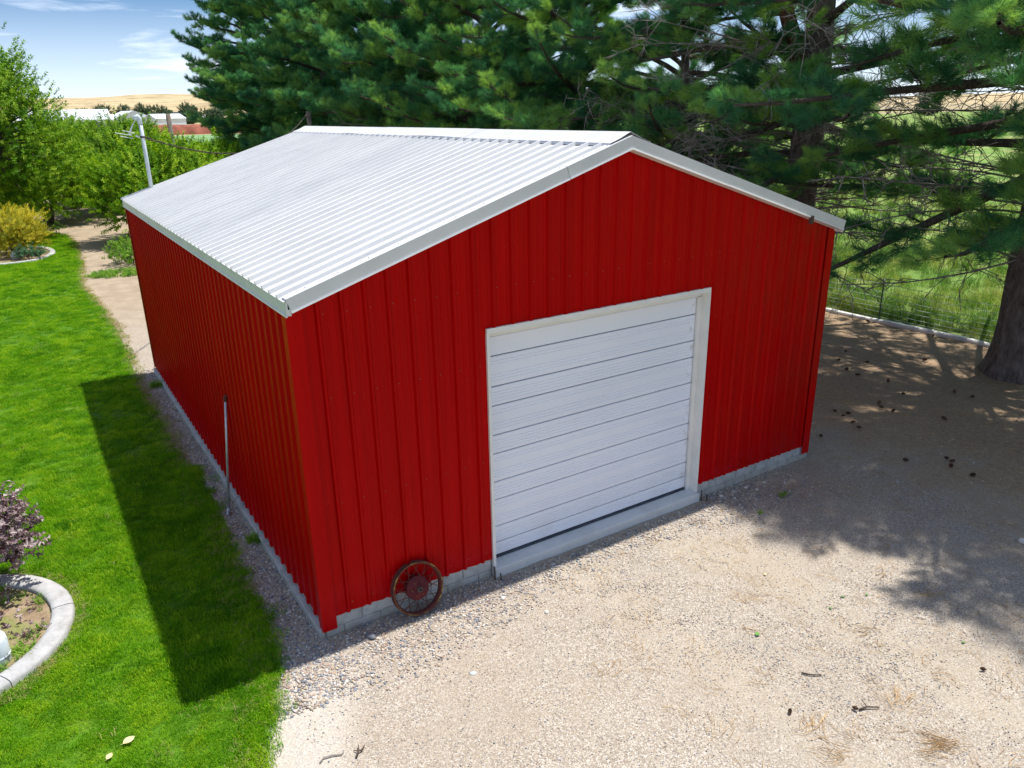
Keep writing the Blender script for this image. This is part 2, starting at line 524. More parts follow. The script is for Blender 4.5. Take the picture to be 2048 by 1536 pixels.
# ---- source shapes
rs = np.random.default_rng(3)
def bough(name, mat, ntw, nneed, ln, wd, seed):
    r = np.random.default_rng(seed)
    w = MB(); nd = MB()
    def twig(p, q, r0, r1): w.tube([p, p.lerp(q, .5)+Vector((0, 0, -.02)), q], [r0, (r0+r1)/2, r1], 3, False)
    def tuft(tip, d):
        for i in range(nneed):
            z0 = -.16*r.random()**.8
            a = r.uniform(0, 6.283)
            el = math.radians(r.uniform(15, 78))*(.55+.45*(-z0/.16))
            u = d.orthogonal().normalized(); v = d.cross(u)
            e = d*math.cos(el) + (u*math.cos(a)+v*math.sin(a))*math.sin(el)
            l = ln*r.uniform(.7, 1.1)
            p = tip + d*z0
            s_ = e.cross(Vector((r.normal(), r.normal(), r.normal()))).normalized()*wd*.5
            t_ = p + e*l + Vector((0, 0, -.10*l))
            b = len(nd.v)
            nd.v += [tuple(p-s_), tuple(p+s_), tuple(t_+s_*.35), tuple(t_-s_*.35)]
            nd.f.append((b, b+1, b+2, b+3))
    E_ = Vector((.85, 0, .06))
    twig(Vector((0, 0, 0)), E_, .014, .006)
    tuft(E_, Vector((1, 0, .25)).normalized())
    for k in range(ntw):
        t = .12 + .82*(k+.5*r.random())/ntw
        p = E_*t
        sd = 1 if k % 2 else -1
        d = Vector((r.uniform(.35, .9), sd*r.uniform(.35, .95), r.uniform(-.25, .75))).normalized()
        l = r.uniform(.18, .46)*(1.15-.5*t)
        q = p + d*l
        twig(p, q, .008, .004)
        dd = (d + Vector((.15, 0, .35))).normalized()
        tuft(q, dd)
        if l > .26: tuft(p.lerp(q, .6), (dd + Vector((0, r.normal()*.5, .3))).normalized())
    nw = len(w.v); nf = len(w.f)
    w.add(nd.v, nd.f)
    me = w.mesh(name)
    me.materials.append(MT['limb_bark']); me.materials.append(mat)
    me.polygons.foreach_set('material_index', [0]*nf + [1]*(len(w.f)-nf))
    o = bpy.data.objects.new(name, me)
    return o
BOUGH_N = [bough('bough_shape_%d' % k, MT['needle'], 14, 46, 0.20, 0.0072, 60+k) for k in range(5)]
BOUGH_F = [bough('far_bough_shape_%d' % k, MT['needle_far'], 14, 34, 0.22, 0.012, 80+k) for k in range(4)]
def sprig(name, mat, n, ln, wd, twig, fold=0.25):
    m = MB()
    for i in range(n):
        z0 = twig*(i+0.5)/n*rs.uniform(0.85, 1.1)
        a = 2.4*i + rs.uniform(-.4, .4)
        el = math.radians(rs.uniform(35, 80))
        d = Vector((math.sin(el)*math.cos(a), math.sin(el)*math.sin(a), math.cos(el)))
        l = ln*rs.uniform(0.7, 1.15); w = wd*rs.uniform(.8, 1.15)
        p = Vector((0, 0, z0))
        s = d.cross(Vector((0, 0, 1))).normalized()
        nrm = s.cross(d)
        b = len(m.v)
        m.v += [tuple(p), tuple(p+d*l*0.45+s*w*.5+nrm*fold*w), tuple(p+d*l-nrm*0.15*l), tuple(p+d*l*0.45-s*w*.5+nrm*fold*w), tuple(p+d*l*.5)]
        m.f += [(b, b+1, b+4), (b+1, b+2, b+4), (b, b+4, b+3), (b+4, b+2, b+3)]
    return source(name, m, mat)
SPR = {
 'fruit': [sprig('fruit_sprig_shape_%s' % k, MT['fruit_leaf'], 20, 0.115, 0.060, 0.36) for k in 'ab'],
 'deep': [sprig('deep_sprig_shape_%s' % k, MT['fruit_leaf_deep'], 20, 0.115, 0.060, 0.36) for k in 'ab'],
 'gold': [sprig('gold_sprig_shape', MT['gold_leaf'], 12, 0.07, 0.035, 0.22)],
 'purple': [sprig('purple_sprig_shape_%s' % k, MT['purple_leaf'], 9, 0.055, 0.038, 0.11) for k in 'ab'],
 'weed': [sprig('weed_sprig_shape', MT['weed_leaf'], 8, 0.09, 0.04, 0.10)],
 'blue': [sprig('blue_sprig_shape', MT['blue_leaf'], 8, 0.10, 0.06, 0.14)],
 'far': [sprig('far_sprig_shape', MT['far_leaf'], 16, 0.9, 0.55, 2.0)],
}
def blades(name, mat, n, rad, h, wd, lean=0.5):
    m = MB()
    for i in range(n):
        a = rs.uniform(0, 6.283); r = rad*math.sqrt(rs.random())
        p = Vector((r*math.cos(a), r*math.sin(a), -0.005))
        b_ = rs.uniform(0, 6.283)
        d = Vector((math.cos(b_), math.sin(b_), 0))
        s = Vector((-d.y, d.x, 0))*wd*0.5*rs.uniform(.7, 1.2)
        l = h*rs.uniform(.55, 1.15); k = lean*rs.uniform(.2, 1.2)
        q = p + Vector((0, 0, l*.6)) + d*l*k*.3
        t = p + Vector((0, 0, l*(1-.25*k))) + d*l*k
        b = len(m.v)
        m.v += [tuple(p-s), tuple(p+s), tuple(q+s*.8), tuple(q-s*.8), tuple(t)]
        m.f += [(b, b+1, b+2, b+3), (b+3, b+2, b+4)]
    return source(name, m, mat)
LAWN_B = [blades('lawn_tuft_shape_%s' % k, MT['lawn_blade'], 90, 0.13, 0.055, 0.0055, 0.8) for k in 'abc']
MEAD_B = [blades('meadow_tuft_shape_%s' % k, MT['meadow_blade'], 46, 0.26, 0.46, 0.012, 0.7) for k in 'abc']
WEED_B = [blades('weed_tuft_shape', MT['weed_leaf'], 22, 0.07, 0.16, 0.012, 1.0)]

def pebble_shape(name, mat, seed):
    r = np.random.default_rng(seed)
    m = MB()
    n = 6
    ax = r.uniform(.7, 1.2, 3) * np.array([1, .8, .55])
    for z, rr in ((-.7, .6), (0.05, 1.0), (.65, .62)):
        for k in range(n):
            a = 2*math.pi*k/n + z
            j = rr*r.uniform(.85, 1.12)
            m.v.append((ax[0]*j*math.cos(a), ax[1]*j*math.sin(a), ax[2]*z))
    m.v.append((0, 0, ax[2]))
    for i in range(2):
        for k in range(n):
            q = (k+1) % n
            m.f.append((i*n+k, i*n+q, (i+1)*n+q, (i+1)*n+k))
    for k in range(n):
        m.f.append((2*n+k, 2*n+(k+1) % n, 3*n))
    return source(name, m, mat, True)
pm = Mat('pebble', 0.8, 0.35)
pc = pm.ramp(pm.rnd(), [(0.0, (0.14, 0.15, 0.18)), (0.16, (0.25, 0.27, 0.31)), (0.34, (0.36, 0.33, 0.30)), (0.5, (0.44, 0.34, 0.24)),
                        (0.64, (0.32, 0.22, 0.19)), (0.76, (0.52, 0.46, 0.38)), (0.9, (0.64, 0.62, 0.59)), (1.0, (0.50, 0.38, 0.22))])
pm.color(pc); MT['pebble'] = pm.m
PEB = [pebble_shape('pebble_shape_%s' % k, pm.m, i+5) for i, k in enumerate('abcd')]

# ------------------------------------------------------------------ the ground and the setting
# lawn outline (right edge), taken along the photographed border
LE = [(-1.75,-3.2),(-1.35,-2.0),(-1.03,-1.29),(-0.82,-0.94),(-0.60,-0.43),(-0.50,-0.07),(-0.42,0.51),(-0.37,1.52),(-0.36,2.61),(-0.32,4.05),
      (-0.30,5.67),(-0.30,7.49),(-0.34,9.52),(-0.25,11.69),(-0.28,14.51),(-0.44,18.68),(-0.56,21.34),(-0.24,25.36),(-0.04,30.85),(-0.2,34.5),(-1.2,36.5)]
LE = [(x-.17 if -1 <= y < 5 else x-.11 if y < 12 else x, y) for x, y in LE]
LAWN = LE + [(-14,36.5),(-14,-8),(-3.0,-8),(-2.3,-5)]
def ring(cx, cy, rx, ry, n=40, wob=0.04, seed=1.0, rot=0.0):
    out = []
    for k in range(n):
        a = 2*math.pi*k/n
        w = 1 + wob*math.sin(2*a+seed) + wob*.6*math.sin(3*a+2*seed)
        x, y = rx*w*math.cos(a), ry*w*math.sin(a)
        out.append((cx+x*math.cos(rot)-y*math.sin(rot), cy+x*math.sin(rot)+y*math.cos(rot)))
    return out
BED1 = ring(-3.27, 1.98, 1.12, 1.25, 48, 0.015, 1.0)      # near bed, outer line of its edging
BED2 = ring(-2.60, 29.3, 1.72, 2.45, 48, 0.03, 2.0)       # far bed

def sheet(name, x0, x1, y0, y1, z, mat, step=None, amp=0.0, fn=None):
    nx = max(1, int((x1-x0)/step)) if step else 1
    ny = max(1, int((y1-y0)/step)) if step else 1
    xs = np.linspace(x0, x1, nx+1); ys = np.linspace(y0, y1, ny+1)
    vs = []
    for y in ys:
        for x in xs:
            h = z
            if amp:
                h += amp*(0.5+0.5*mnoise.noise(Vector((x*1.3, y*1.3, 0.3)))) + amp*0.35*mnoise.noise(Vector((x*4.1, y*4.1, 4.3)))
            if fn: h += fn(x, y)
            vs.append((x, y, h))
    fs = []
    for j in range(ny):
        for i in range(nx):
            a = j*(nx+1)+i
            fs.append((a, a+1, a+nx+2, a+nx+1))
    me = bpy.data.meshes.new(name); me.from_pydata(vs, [], fs)
    me.polygons.foreach_set('use_smooth', [True]*len(me.polygons)); me.materials.append(mat)
    o = link(name, me); o['kind'] = 'structure'
    return o

# dry soil far and wide
m = Mat('dry_soil', 0.95, 0.2)
c = m.ramp(m.noise(0.05, 6), [(0.3, (0.30, 0.23, 0.14)), (0.5, (0.36, 0.29, 0.18)), (0.7, (0.30, 0.27, 0.12))])
m.color(c); MT['dry_soil'] = m.m
sheet('ground', -9000, 9000, -9000, 9000, -0.03, MT['dry_soil'])

# yard: pale dusty soil with fine gravel, brown needle duff below the pines
m = Mat('yard_soil', 0.93, 0.25)
P = m.pos(); sx, sy, sz = m.sep()
big = m.noise(0.75, 5, 0.6)
mid = m.noise(3.5, 5, 0.6)
soil = m.ramp(big, [(0.30, (0.29, 0.228, 0.160)), (0.5, (0.355, 0.290, 0.218)), (0.68, (0.315, 0.272, 0.222))])
soil = m.mix(m.ramp(mid, [(0.4, 0.0), (0.75, 0.45)]), soil, (0.31, 0.26, 0.21))
# worn pale track along the lawn edge
e1 = m.math('SUBTRACT', sx, m.math('MULTIPLY', sy, 0.45))
tr = m.math('MULTIPLY', m.smooth(e1, 0.55, 0.1), m.smooth(sy, -0.35, -0.75))
soil = m.mix(m.math('MULTIPLY', tr, 0.6), soil, (0.56, 0.52, 0.46))
# specks of fine gravel
v1 = m.voro(85); v2 = m.voro(170)
sp1 = m.n.new('ShaderNodeSeparateColor'); m.l.new(v1, sp1.inputs[0])
sp2 = m.n.new('ShaderNodeSeparateColor'); m.l.new(v2, sp2.inputs[0])
gcol = m.ramp(sp1.outputs[0], [(0.0, (0.14, 0.13, 0.14)), (0.2, (0.24, 0.20, 0.17)), (0.45, (0.33, 0.265, 0.19)), (0.7, (0.43, 0.375, 0.305)), (1.0, (0.64, 0.615, 0.575))])
gcol2 = m.ramp(sp2.outputs[0], [(0.0, (0.14, 0.13, 0.14)), (0.3, (0.28, 0.23, 0.175)), (0.6, (0.40, 0.355, 0.295)), (1.0, (0.62, 0.585, 0.54))])
gm = m.noise(1.1, 5, 0.65, src=m.map(P, (1, 1, 1), (3.1, 7.7, 0)))
c = m.mix(m.ramp(gm, [(0.36, 0.34), (0.62, 0.80)]), soil, gcol)
c = m.mix(m.math('MULTIPLY', m.ramp(sp2.outputs[1], [(0.45, 0.0), (0.6, 1.0)]), 0.55), c, gcol2)
c = m.mix(m.math('MULTIPLY', tr, 0.42), c, (0.55, 0.51, 0.45))
# cracked dusty ground: thin wandering dark lines
cr_ = m.voro(2.6, src=m.map(m.mix(0.12, P, m.n['Noise Texture'].outputs['Color']), (1, 1, 1)), out='Distance')
# needle duff
duffn = m.noise(0.9, 6, 0.68, src=m.map(P, (1, 1, 1), (9.2, 1.1, 0)))
dx = m.smooth(m.math('ADD', sx, m.math('MULTIPLY', m.math('SUBTRACT', duffn, 0.5), 7.0)), 6.6, 10.0)
fib = m.noise(9, 6, 0.75, dist=2.5)
duff = m.ramp(fib, [(0.3, (0.19, 0.12, 0.075)), (0.5, (0.33, 0.225, 0.135)), (0.72, (0.50, 0.37, 0.22))])
c = m.mix(m.math('MULTIPLY', dx, 0.92), c, duff)
# plain brown soil behind the barn
bs = m.math('MULTIPLY', m.smooth(sy, 10.5, 19.0), 0.75)
c = m.mix(bs, c, m.ramp(m.noise(1.6, 6, 0.68), [(0.3, (0.23, 0.165, 0.105)), (0.55, (0.36, 0.275, 0.185)), (0.75, (0.43, 0.35, 0.25))]))
# compacted wheel tracks across the yard
tk_ = m.math('ABSOLUTE', m.math('SUBTRACT', m.math('ADD', m.math('MULTIPLY', sx, 0.93), m.math('MULTIPLY', m.noise(0.35, 2), 1.6)), 4.35))
tk2 = m.math('ABSOLUTE', m.math('SUBTRACT', tk_, 0.78))
trk = m.math('MULTIPLY', m.smooth(tk2, 0.42, 0.10), m.ramp(m.noise(1.7, 4), [(0.3, 0.25), (0.65, 0.75)]))
c = m.mix(m.math('MULTIPLY', trk, 0.6), c, (0.42, 0.36, 0.28))
# slight grey mix on the drive beside the barn
gx = m.math('MULTIPLY', m.smooth(sx, 4.5, 7.0), 0.10)
c = m.mix(gx, c, m.mix(0.5, c, (0.24, 0.22, 0.215)))
m.color(c)
bh = m.mix(0.5, m.voro(85, out='Distance'), m.noise(40, 5, 0.7))
m.bump(m.mix(0.3, bh, m.noise(9, 5)), 0.6, 0.012)
MT['yard_soil'] = m.m
sheet('yard', -2.6, 15.45, -9.0, 46.0, -0.012, MT['yard_soil'], 0.22, 0.024)

# lawn sheet
m = Mat('lawn_soil', 0.95, 0.2)
c = m.ramp(m.noise(1.1, 5), [(0.3, (0.050, 0.130, 0.006)), (0.55, (0.085, 0.20, 0.008)), (0.75, (0.16, 0.25, 0.03))])
c = m.mix(m.ramp(m.noise(38, 3), [(0.4, 0.0), (0.8, 0.7)]), c, (0.04, 0.10, 0.006))
m.color(c); m.bump(m.noise(60, 3), 0.5, 0.02); MT['lawn_soil'] = m.m
me = bpy.data.meshes.new('lawn')
me.from_pydata([(x, y, 0.016) for x, y in LAWN], [], [tuple(range(len(LAWN)))])
me.materials.append(MT['lawn_soil'])
tag(link('lawn', me), kind='structure')

rg = np.random.default_rng(11)
def scatter_in(poly, holes, n, bbox):
    x = rg.uniform(bbox[0], bbox[1], n); y = rg.uniform(bbox[2], bbox[3], n)
    k = pip(x, y, poly)
    for h in holes: k &= ~pip(x, y, h)
    return x[k], y[k]
ledge_x = lambda q: np.interp(q, [p[1] for p in LE], [p[0] for p in LE])
xs, ys = [], []
for bb, dens in (((-4.6, 0.2, -3.5, 5), 190), ((-4.6, 0.2, 5, 13), 130), ((-4.6, 0.2, 13, 36.4), 75), ((-9, -4.6, -6, 30), 16)):
    n = int(dens*(bb[1]-bb[0])*(bb[3]-bb[2]))
    x, y = scatter_in(LAWN, (BED1, BED2), n, bb)
    xs.append(x); ys.append(y)
x = np.concatenate(xs); y = np.concatenate(ys)
hn = vnoise(x, y, 0.9, 2.0)
bare = vnoise(x, y, 0.55, 9.0)
# ragged thin border
lex = np.interp(y, [p[1] for p in LE], [p[0] for p in LE])
edge_d = lex - x
keep = (rg.random(len(x)) < np.clip(0.35 + edge_d*3.2, 0, 1)) & ~((bare > 0.47) & (rg.random(len(x)) < .55))
# lawn creeping past its border in places
x, y, hn = x[keep], y[keep], hn[keep]
x2 = np.interp(y[:2200], [p[1] for p in LE], [p[0] for p in LE]) + np.abs(rg.normal(0, .10, 2200)) - .05
x = np.concatenate([x, x2[::2]]); y = np.concatenate([y, y[:2200][::2]]); hn = np.concatenate([hn, hn[:2200][::2]])
n = len(x)
rot = np.stack([rg.normal(0, .16, n), rg.normal(0, .16, n), rg.uniform(0, 6.28, n)], 1)
far = np.clip((y-10)/20, 0, 1)
g = scatter('grass', np.stack([x, y, np.full(n, 0.016)], 1), rot, (0.85+0.35*hn+rg.normal(0, .1, n))*(1+.5*far), LAWN_B)
tag(g, 'short bright green mown grass covering the lawn', 'grass', kind='stuff')

# dry straw coloured blades where the lawn meets the bare soil, and in thin spots
leafmat('straw_blade', ((0.34, 0.27, 0.10), (0.46, 0.40, 0.16), (0.34, 0.40, 0.10)), 0.3, scale=2.0, tcol=(1, 1, 1))
STRAW_B = [blades('straw_tuft_shape', MT['straw_blade'], 26, 0.10, 0.05, 0.005, 1.1)]
ye = rg.uniform(-2.6, 34, 1500); xe = ledge_x(ye) + rg.normal(.02, .07, 1500)
x3, y3 = scatter_in(LAWN, (BED1, BED2), 1600, (-4.4, .2, -3, 34))
k3 = vnoise(x3, y3, .8, 6.0) > .28
ab = rg.uniform(0, 6.28, 420)
xb = -3.27 + (1.12+.07)*np.cos(ab) + rg.normal(0, .03, 420); yb = 1.98 + (1.25+.07)*np.sin(ab) + rg.normal(0, .03, 420)
xe = np.concatenate([xe, x3[k3], xb]); ye = np.concatenate([ye, y3[k3], yb]); n = len(xe)
g = scatter('dry_grass', np.stack([xe, ye, np.full(n, .016)], 1), np.stack([rg.normal(0, .2, n), rg.normal(0, .2, n), rg.uniform(0, 6.28, n)], 1), rg.uniform(.6, 1.15, n), STRAW_B)
tag(g, 'dry straw coloured grass along the lawn border and thin spots', 'grass', kind='stuff')

# meadow beyond the fence
m = Mat('meadow_soil', 0.95, 0.2)
c = m.ramp(m.noise(0.22, 6, 0.6), [(0.3, (0.10, 0.20, 0.035)), (0.48, (0.18, 0.29, 0.06)), (0.64, (0.34, 0.35, 0.13)), (0.78, (0.16, 0.26, 0.05))])
c = m.mix(m.ramp(m.noise(6, 4), [(0.4, 0.0), (0.8, 0.6)]), c, (0.12, 0.17, 0.04))
m.color(c); m.bump(m.noise(12, 4), 0.5, 0.1); MT['meadow_soil'] = m.m
sheet('meadow', 15.6, 1500, -300, 240, 0.0, MT['meadow_soil'])
n = 9000
u = rg.random(n)
x = 15.85 + 34*u**1.9; y = rg.uniform(-7, 42, n)
k = rg.random(n) < 1.0
gh = 0.8 + 0.45*vnoise(x, y, 0.35, 5.0) + rg.normal(0, .12, n)
rot = np.stack([rg.normal(-.12, .18, n), rg.normal(.15, .18, n), rg.uniform(0, 6.28, n)], 1)
g = scatter('meadow_grass', np.stack([x, y, np.zeros(n)], 1), rot, gh, MEAD_B)
tag(g, 'tall green and straw coloured grass behind the wire fence', 'grass', kind='stuff')

# far fields, as sheets a little above one another
def field(name, poly, z, cols, scale):
    m = Mat(name + '_soil', 0.95, 0.2)
    m.color(m.ramp(m.noise(scale, 5), [(0.3, cols[0]), (0.7, cols[1])]))
    me = bpy.data.meshes.new(name)
    me.from_pydata([(x, y, z) for x, y in poly], [], [tuple(range(len(poly)))])
    me.materials.append(m.m)
    return tag(link(name, me), kind='structure')
field('crop_field', [(-60, 96), (60, 96), (60, 235), (-60, 235)], 0.03, ((0.14, 0.27, 0.12), (0.20, 0.33, 0.14)), 0.08)
field('track', [(-60, 86), (60, 86), (60, 95), (-60, 95)], 0.03, ((0.45, 0.37, 0.24), (0.52, 0.44, 0.30)), 0.2)
field('stubble_field', [(-120, 280), (600, 280), (600, 1500), (-120, 1500)], 0.05, ((0.40, 0.33, 0.17), (0.34, 0.32, 0.14)), 0.02)

# tan hills round the far side of the plain
m = Mat('hill_grass', 0.95, 0.1)
c = m.ramp(m.noise(0.0028, 8, 0.62), [(0.3, (0.40, 0.31, 0.17)), (0.5, (0.52, 0.41, 0.24)), (0.7, (0.46, 0.35, 0.20))])
c = m.mix(m.ramp(m.noise(0.012, 6, 0.7, src=m.map(m.pos(), (1, 1, 3))), [(0.47, 0.0), (0.62, 0.75)]), c, (0.26, 0.20, 0.12))
m.color(c); MT['hill_grass'] = m.m
vs, fs = [], []
NA, NR = 260, 34
for j in range(NR+1):
    t = j/NR
    r = 2100 + 4600*t
    for i in range(NA+1):
        a = R_(-70 + 200*i/NA)
        x, y = r*math.sin(a), r*math.cos(a)
        h = 0
        prof = min(1, t*3.2)*(0.45+0.55*min(1, t*1.4))
        rid = 1-abs(mnoise.noise(Vector((x*0.0011, y*0.0011, 2.2))))*1.5
        h = prof*(105 + 46*mnoise.noise(Vector((x*0.00042, y*0.00042, 0))) + 34*(rid-.5) + 12*mnoise.noise(Vector((x*.004, y*.004, 1))))
        h *= 0.62 + 0.38*(1/(1+math.exp(-(math.degrees(a)-4)/3.5)))
        h *= 1 - 0.6/(1+math.exp(-(math.degrees(a)-30)/4))
        vs.append((x, y, max(-1.0, h-1.0)))
for j in range(NR):
    for i in range(NA):
        a = j*(NA+1)+i
        fs.append((a, a+1, a+NA+2, a+NA+1))
me = bpy.data.meshes.new('hills'); me.from_pydata(vs, [], fs)
me.polygons.foreach_set('use_smooth', [True]*len(fs)); me.materials.append(MT['hill_grass'])
tag(link('hills', me), kind='structure')

# ------------------------------------------------------------------ the red barn
W, L = 7.5, 10.317
ZE, ZR = 3.548, 4.744                # top of the roof edge at the eaves / at the ridge
OV, OE = 0.152, 0.03
SL = (ZR-ZE)/(W/2+OE)
TH = math.atan(SL)
RIB = 0.2286
def roof_z(x):
    return ZE + SL*(min(x, W-x)+OE)

barn = empty('barn', (0, 0, 0), 'large red metal barn with white ribbed roof on grey concrete blocks', 'barn')

def rib_profile(s0, s1, h=0.026, minor=0.003):
    """(s, height) points of ribbed sheet between two positions along the wall; ribs sit on a fixed pitch"""
    pts = []
    k = math.floor(s0/RIB) - 1
    while k*RIB < s1 + RIB:
        c = k*RIB + 0.03
        pts += [(c-.026, 0), (c-.011, h), (c+.011, h), (c+.026, 0)]
        for q in (0.077, 0.152):
            pts += [(c+q-.016, 0), (c+q-.006, minor), (c+q+.006, minor), (c+q+.016, 0)]
        k += 1
    out = []
    def hat(s):
        for (a, ha), (b, hb) in zip(pts, pts[1:]):
            if a <= s <= b:
                return ha + (hb-ha)*((s-a)/(b-a) if b > a else 0)
        return 0
    out.append((s0, hat(s0)))
    out += [p for p in pts if s0 + 1e-4 < p[0] < s1 - 1e-4]
    out.append((s1, hat(s1)))
    return out

def wall_sheet(name, s0, s1, f_bot, f_top, place, parent, mat, h=0.026):
    pr = rib_profile(s0, s1, h)
    m = MB()
    lo, hi = [], []
    for s, d in pr:
        lo.append(place(s, d, f_bot(s))); hi.append(place(s, d, f_top(s)))
    n = len(pr)
    # outer skin and, 1 mm of steel behind it, the inner one
    m.v = lo + hi
    m.f = [(i, i+1, n+i+1, n+i) for i in range(n-1)]
    o = m.build(name, mat, parent)
    return o

DX0, DX1, DZ0, DZ1 = 1.991, 5.200, 0.171, 2.935
PB = 0.215
front = lambda s, d, z: (s, -0.004-d, z)
ROOF_UNDER = lambda s: roof_z(s) - 0.10
edges = [0.0] + [k*0.9144 for k in range(1, 9) if k*0.9144 < W-0.05] + [W]
cuts = sorted(set(edges + [DX0, DX1, W/2]))
for a, b in zip(cuts, cuts[1:]):
    mid_ = (a+b)/2
    if b-a < 0.02: continue
    bot = (lambda s: DZ1+0.004) if DX0 <= mid_ <= DX1 else (lambda s: PB + 0.006*math.sin(s*27.5))
    wall_sheet('wall_panel', a, b, bot, ROOF_UNDER, front, barn, MT['red_steel'])
left = lambda s, d, z: (-0.004-d, s, z)
right = lambda s, d, z: (W+0.004+d, s, z)
rear = lambda s, d, z: (s, L+0.004+d, z)
ly = [k*0.9144 for k in range(0, 12) if k*0.9144 < L-0.05] + [L]
for a, b in zip(ly, ly[1:]):
    wall_sheet('wall_panel', a, b, lambda s: 0.13, lambda s: ZE-0.06, left, barn, MT['red_steel'])
    wall_sheet('wall_panel', a, b, lambda s: 0.16, lambda s: ZE-0.06, right, barn, MT['red_steel'])
rcuts = sorted(set(edges + [W/2]))
for a, b in zip(rcuts, rcuts[1:]):
    wall_sheet('wall_panel', a, b, lambda s: 0.16, ROOF_UNDER, rear, barn, MT['red_steel'])
# corner trims: folded steel angles reaching lower than the sheets
for cx, cy, sx_, sy_, z0 in ((0, 0, 1, 1, 0.088), (W, 0, -1, 1, 0.10), (0, L, 1, -1, 0.10), (W, L, -1, -1, 0.10)):
    m = MB()
    o = 0.034
    x0, x1 = sorted((cx-sx_*o, cx+sx_*0.115)); y0, y1 = sorted((cy-sy_*o, cy-sy_*(o-.004)))
    m.box(x0, x1, y0, y1, z0, ZE-0.07)
    x0, x1 = sorted((cx-sx_*(o+.0), cx-sx_*(o-.004))); y0, y1 = sorted((cy-sy_*(o-.004), cy+sy_*0.075))
    m.box(x0, x1, y0, y1, z0, ZE-0.07)
    m.build('corner_trim', MT['red_trim'], barn)

# roof: sheets 0.9 m wide on both slopes, ribs running from eave to ridge
def roof_sheet(y0, y1, side):
    pr = rib_profile(y0, y1, 0.036, 0.002)
    m = MB()
    n = len(pr)
    e0 = -OE-0.035
    for xx in (e0, W/2-0.004):
        for s, d in pr:
            z = roof_z(xx) + 0.004
            x = xx - math.sin(TH)*d; z = z + math.cos(TH)*d
            m.v.append((x if side < 0 else W-x, s, z))
    m.f = [(i, i+1, n+i+1, n+i) if side > 0 else (i, n+i, n+i+1, i+1) for i in range(n-1)]
    return m.build('roof_panel', MT['roof_steel'], barn)
ry = [-OV+0.004] + [k*0.9144 for k in range(0, 12)] + [L+OV]
ry = [y for i, y in enumerate(ry) if y <= L+OV]
ry[-1] = L+OV-0.004
ry = sorted(set([-OV+0.004] + [k*0.9144 for k in range(1, 12) if k*0.9144 < L] + [L+OV-0.004]))
for a, b in zip(ry, ry[1:]):
    roof_sheet(a, b, -1); roof_sheet(a, b, 1)
# underlay keeps the light out
m = MB()
for a, b in ((-OE, W/2), (W/2, W+OE)):
    za, zb = roof_z(a)-0.03, roof_z(b)-0.03
    m.add([(a, -OV+.01, za), (b, -OV+.01, zb), (b, L+OV-.01, zb), (a, L+OV-.01, za),
           (a, -OV+.01, za-.05), (b, -OV+.01, zb-.05), (b, L+OV-.01, zb-.05), (a, L+OV-.01, za-.05)],
          [(0,1,2,3),(7,6,5,4),(0,4,5,1),(1,5,6,2),(2,6,7,3),(3,7,4,0)])
m.build('roof_deck', MT['old_wood'], barn)

# rake trim along the gables, in lengths with lapped seams
def rake(xa, xb, y0, y1, lift, drop, lip, mat=MT['trim_steel']):
    m = MB()
    za, zb = roof_z(xa)+lift, roof_z(xb)+lift
    nx, nz = math.sin(TH)*drop, math.cos(TH)*drop
    s = 1 if xb <= W/2+1e-6 else -1
    def q(x, z, y, d):          # point d below the top edge, square to the slope
        return (x + s*math.sin(TH)*d, y, z - math.cos(TH)*d)
    def qa(y, d): return q(xa, za, y, d) if abs(xa-W/2) > 1e-6 else (xa, y, za-d/math.cos(TH))
    def qb(y, d): return q(xb, zb, y, d) if abs(xb-W/2) > 1e-6 else (xb, y, zb-d/math.cos(TH))
    yo = y0 - lip*(1 if y1 > y0 else -1)
    prof = [(y1, 0), (y0, 0), (y0, drop-.012), (yo, drop), (y1, drop+0.001)]
    m.v = [qa(y, d) for y, d in prof] + [qb(y, d) for y, d in prof]
    n = len(prof)
    m.f = [(i, (i+1) % n, n+(i+1) % n, n+i) for i in range(n)] + [tuple(range(n-1, -1, -1)), tuple(range(n, 2*n))]
    o = m.build('rake_trim', mat, barn)
    # pale turned lip along the bottom edge
    m = MB()
    prof = [(yo-.002*(1 if y1 > y0 else -1), drop-.018), (yo-.006*(1 if y1 > y0 else -1), drop), (y1, drop+0.006)]
    m.v = [qa(y, d) for y, d in prof] + [qb(y, d) for y, d in prof]
    m.f = [(0,1,4,3), (1,2,5,4), (2,0,3,5), (2,1,0), (3,4,5)]
    m.build('trim_lip', MT['trim_pale'], o)
    return o
D = 0.132
for y0, y1 in ((-OV, -0.03), (L+OV, L+0.03)):
    rake(-OE-.012, 2.90, y0, y1, 0.020, D, 0.006)
    rake(2.905, W/2, y0-.002 if y0 < 0 else y0+.002, y1, 0.022, D, 0.006)
    rake(W/2, 5.285, y0, y1, 0.020, D, 0.006)
    rake(5.28, W+OE+.04, y0-.002 if y0 < 0 else y0+.002, y1, 0.022, D, 0.006)
# eave trim
for sgn in (-1, 1):
    for a, b in ((-OV+.01, 3.22), (3.225, 6.4), (6.405, L+OV-.01)):
        xo = -OE-.014 if sgn < 0 else W+OE+.014
        xi = -0.004 if sgn < 0 else W+.004
        x0, x1 = sorted((xo, xi))
        o = bx('eave_trim', MT['trim_steel'], barn, x0, x1, a, b, ZE-0.135, ZE-0.008)
        x0, x1 = sorted((xo + sgn*.010, xo - sgn*0.004))
        bx('trim_lip', MT['trim_pale'], o, x0, x1, a, b, ZE-0.146, ZE-0.128)
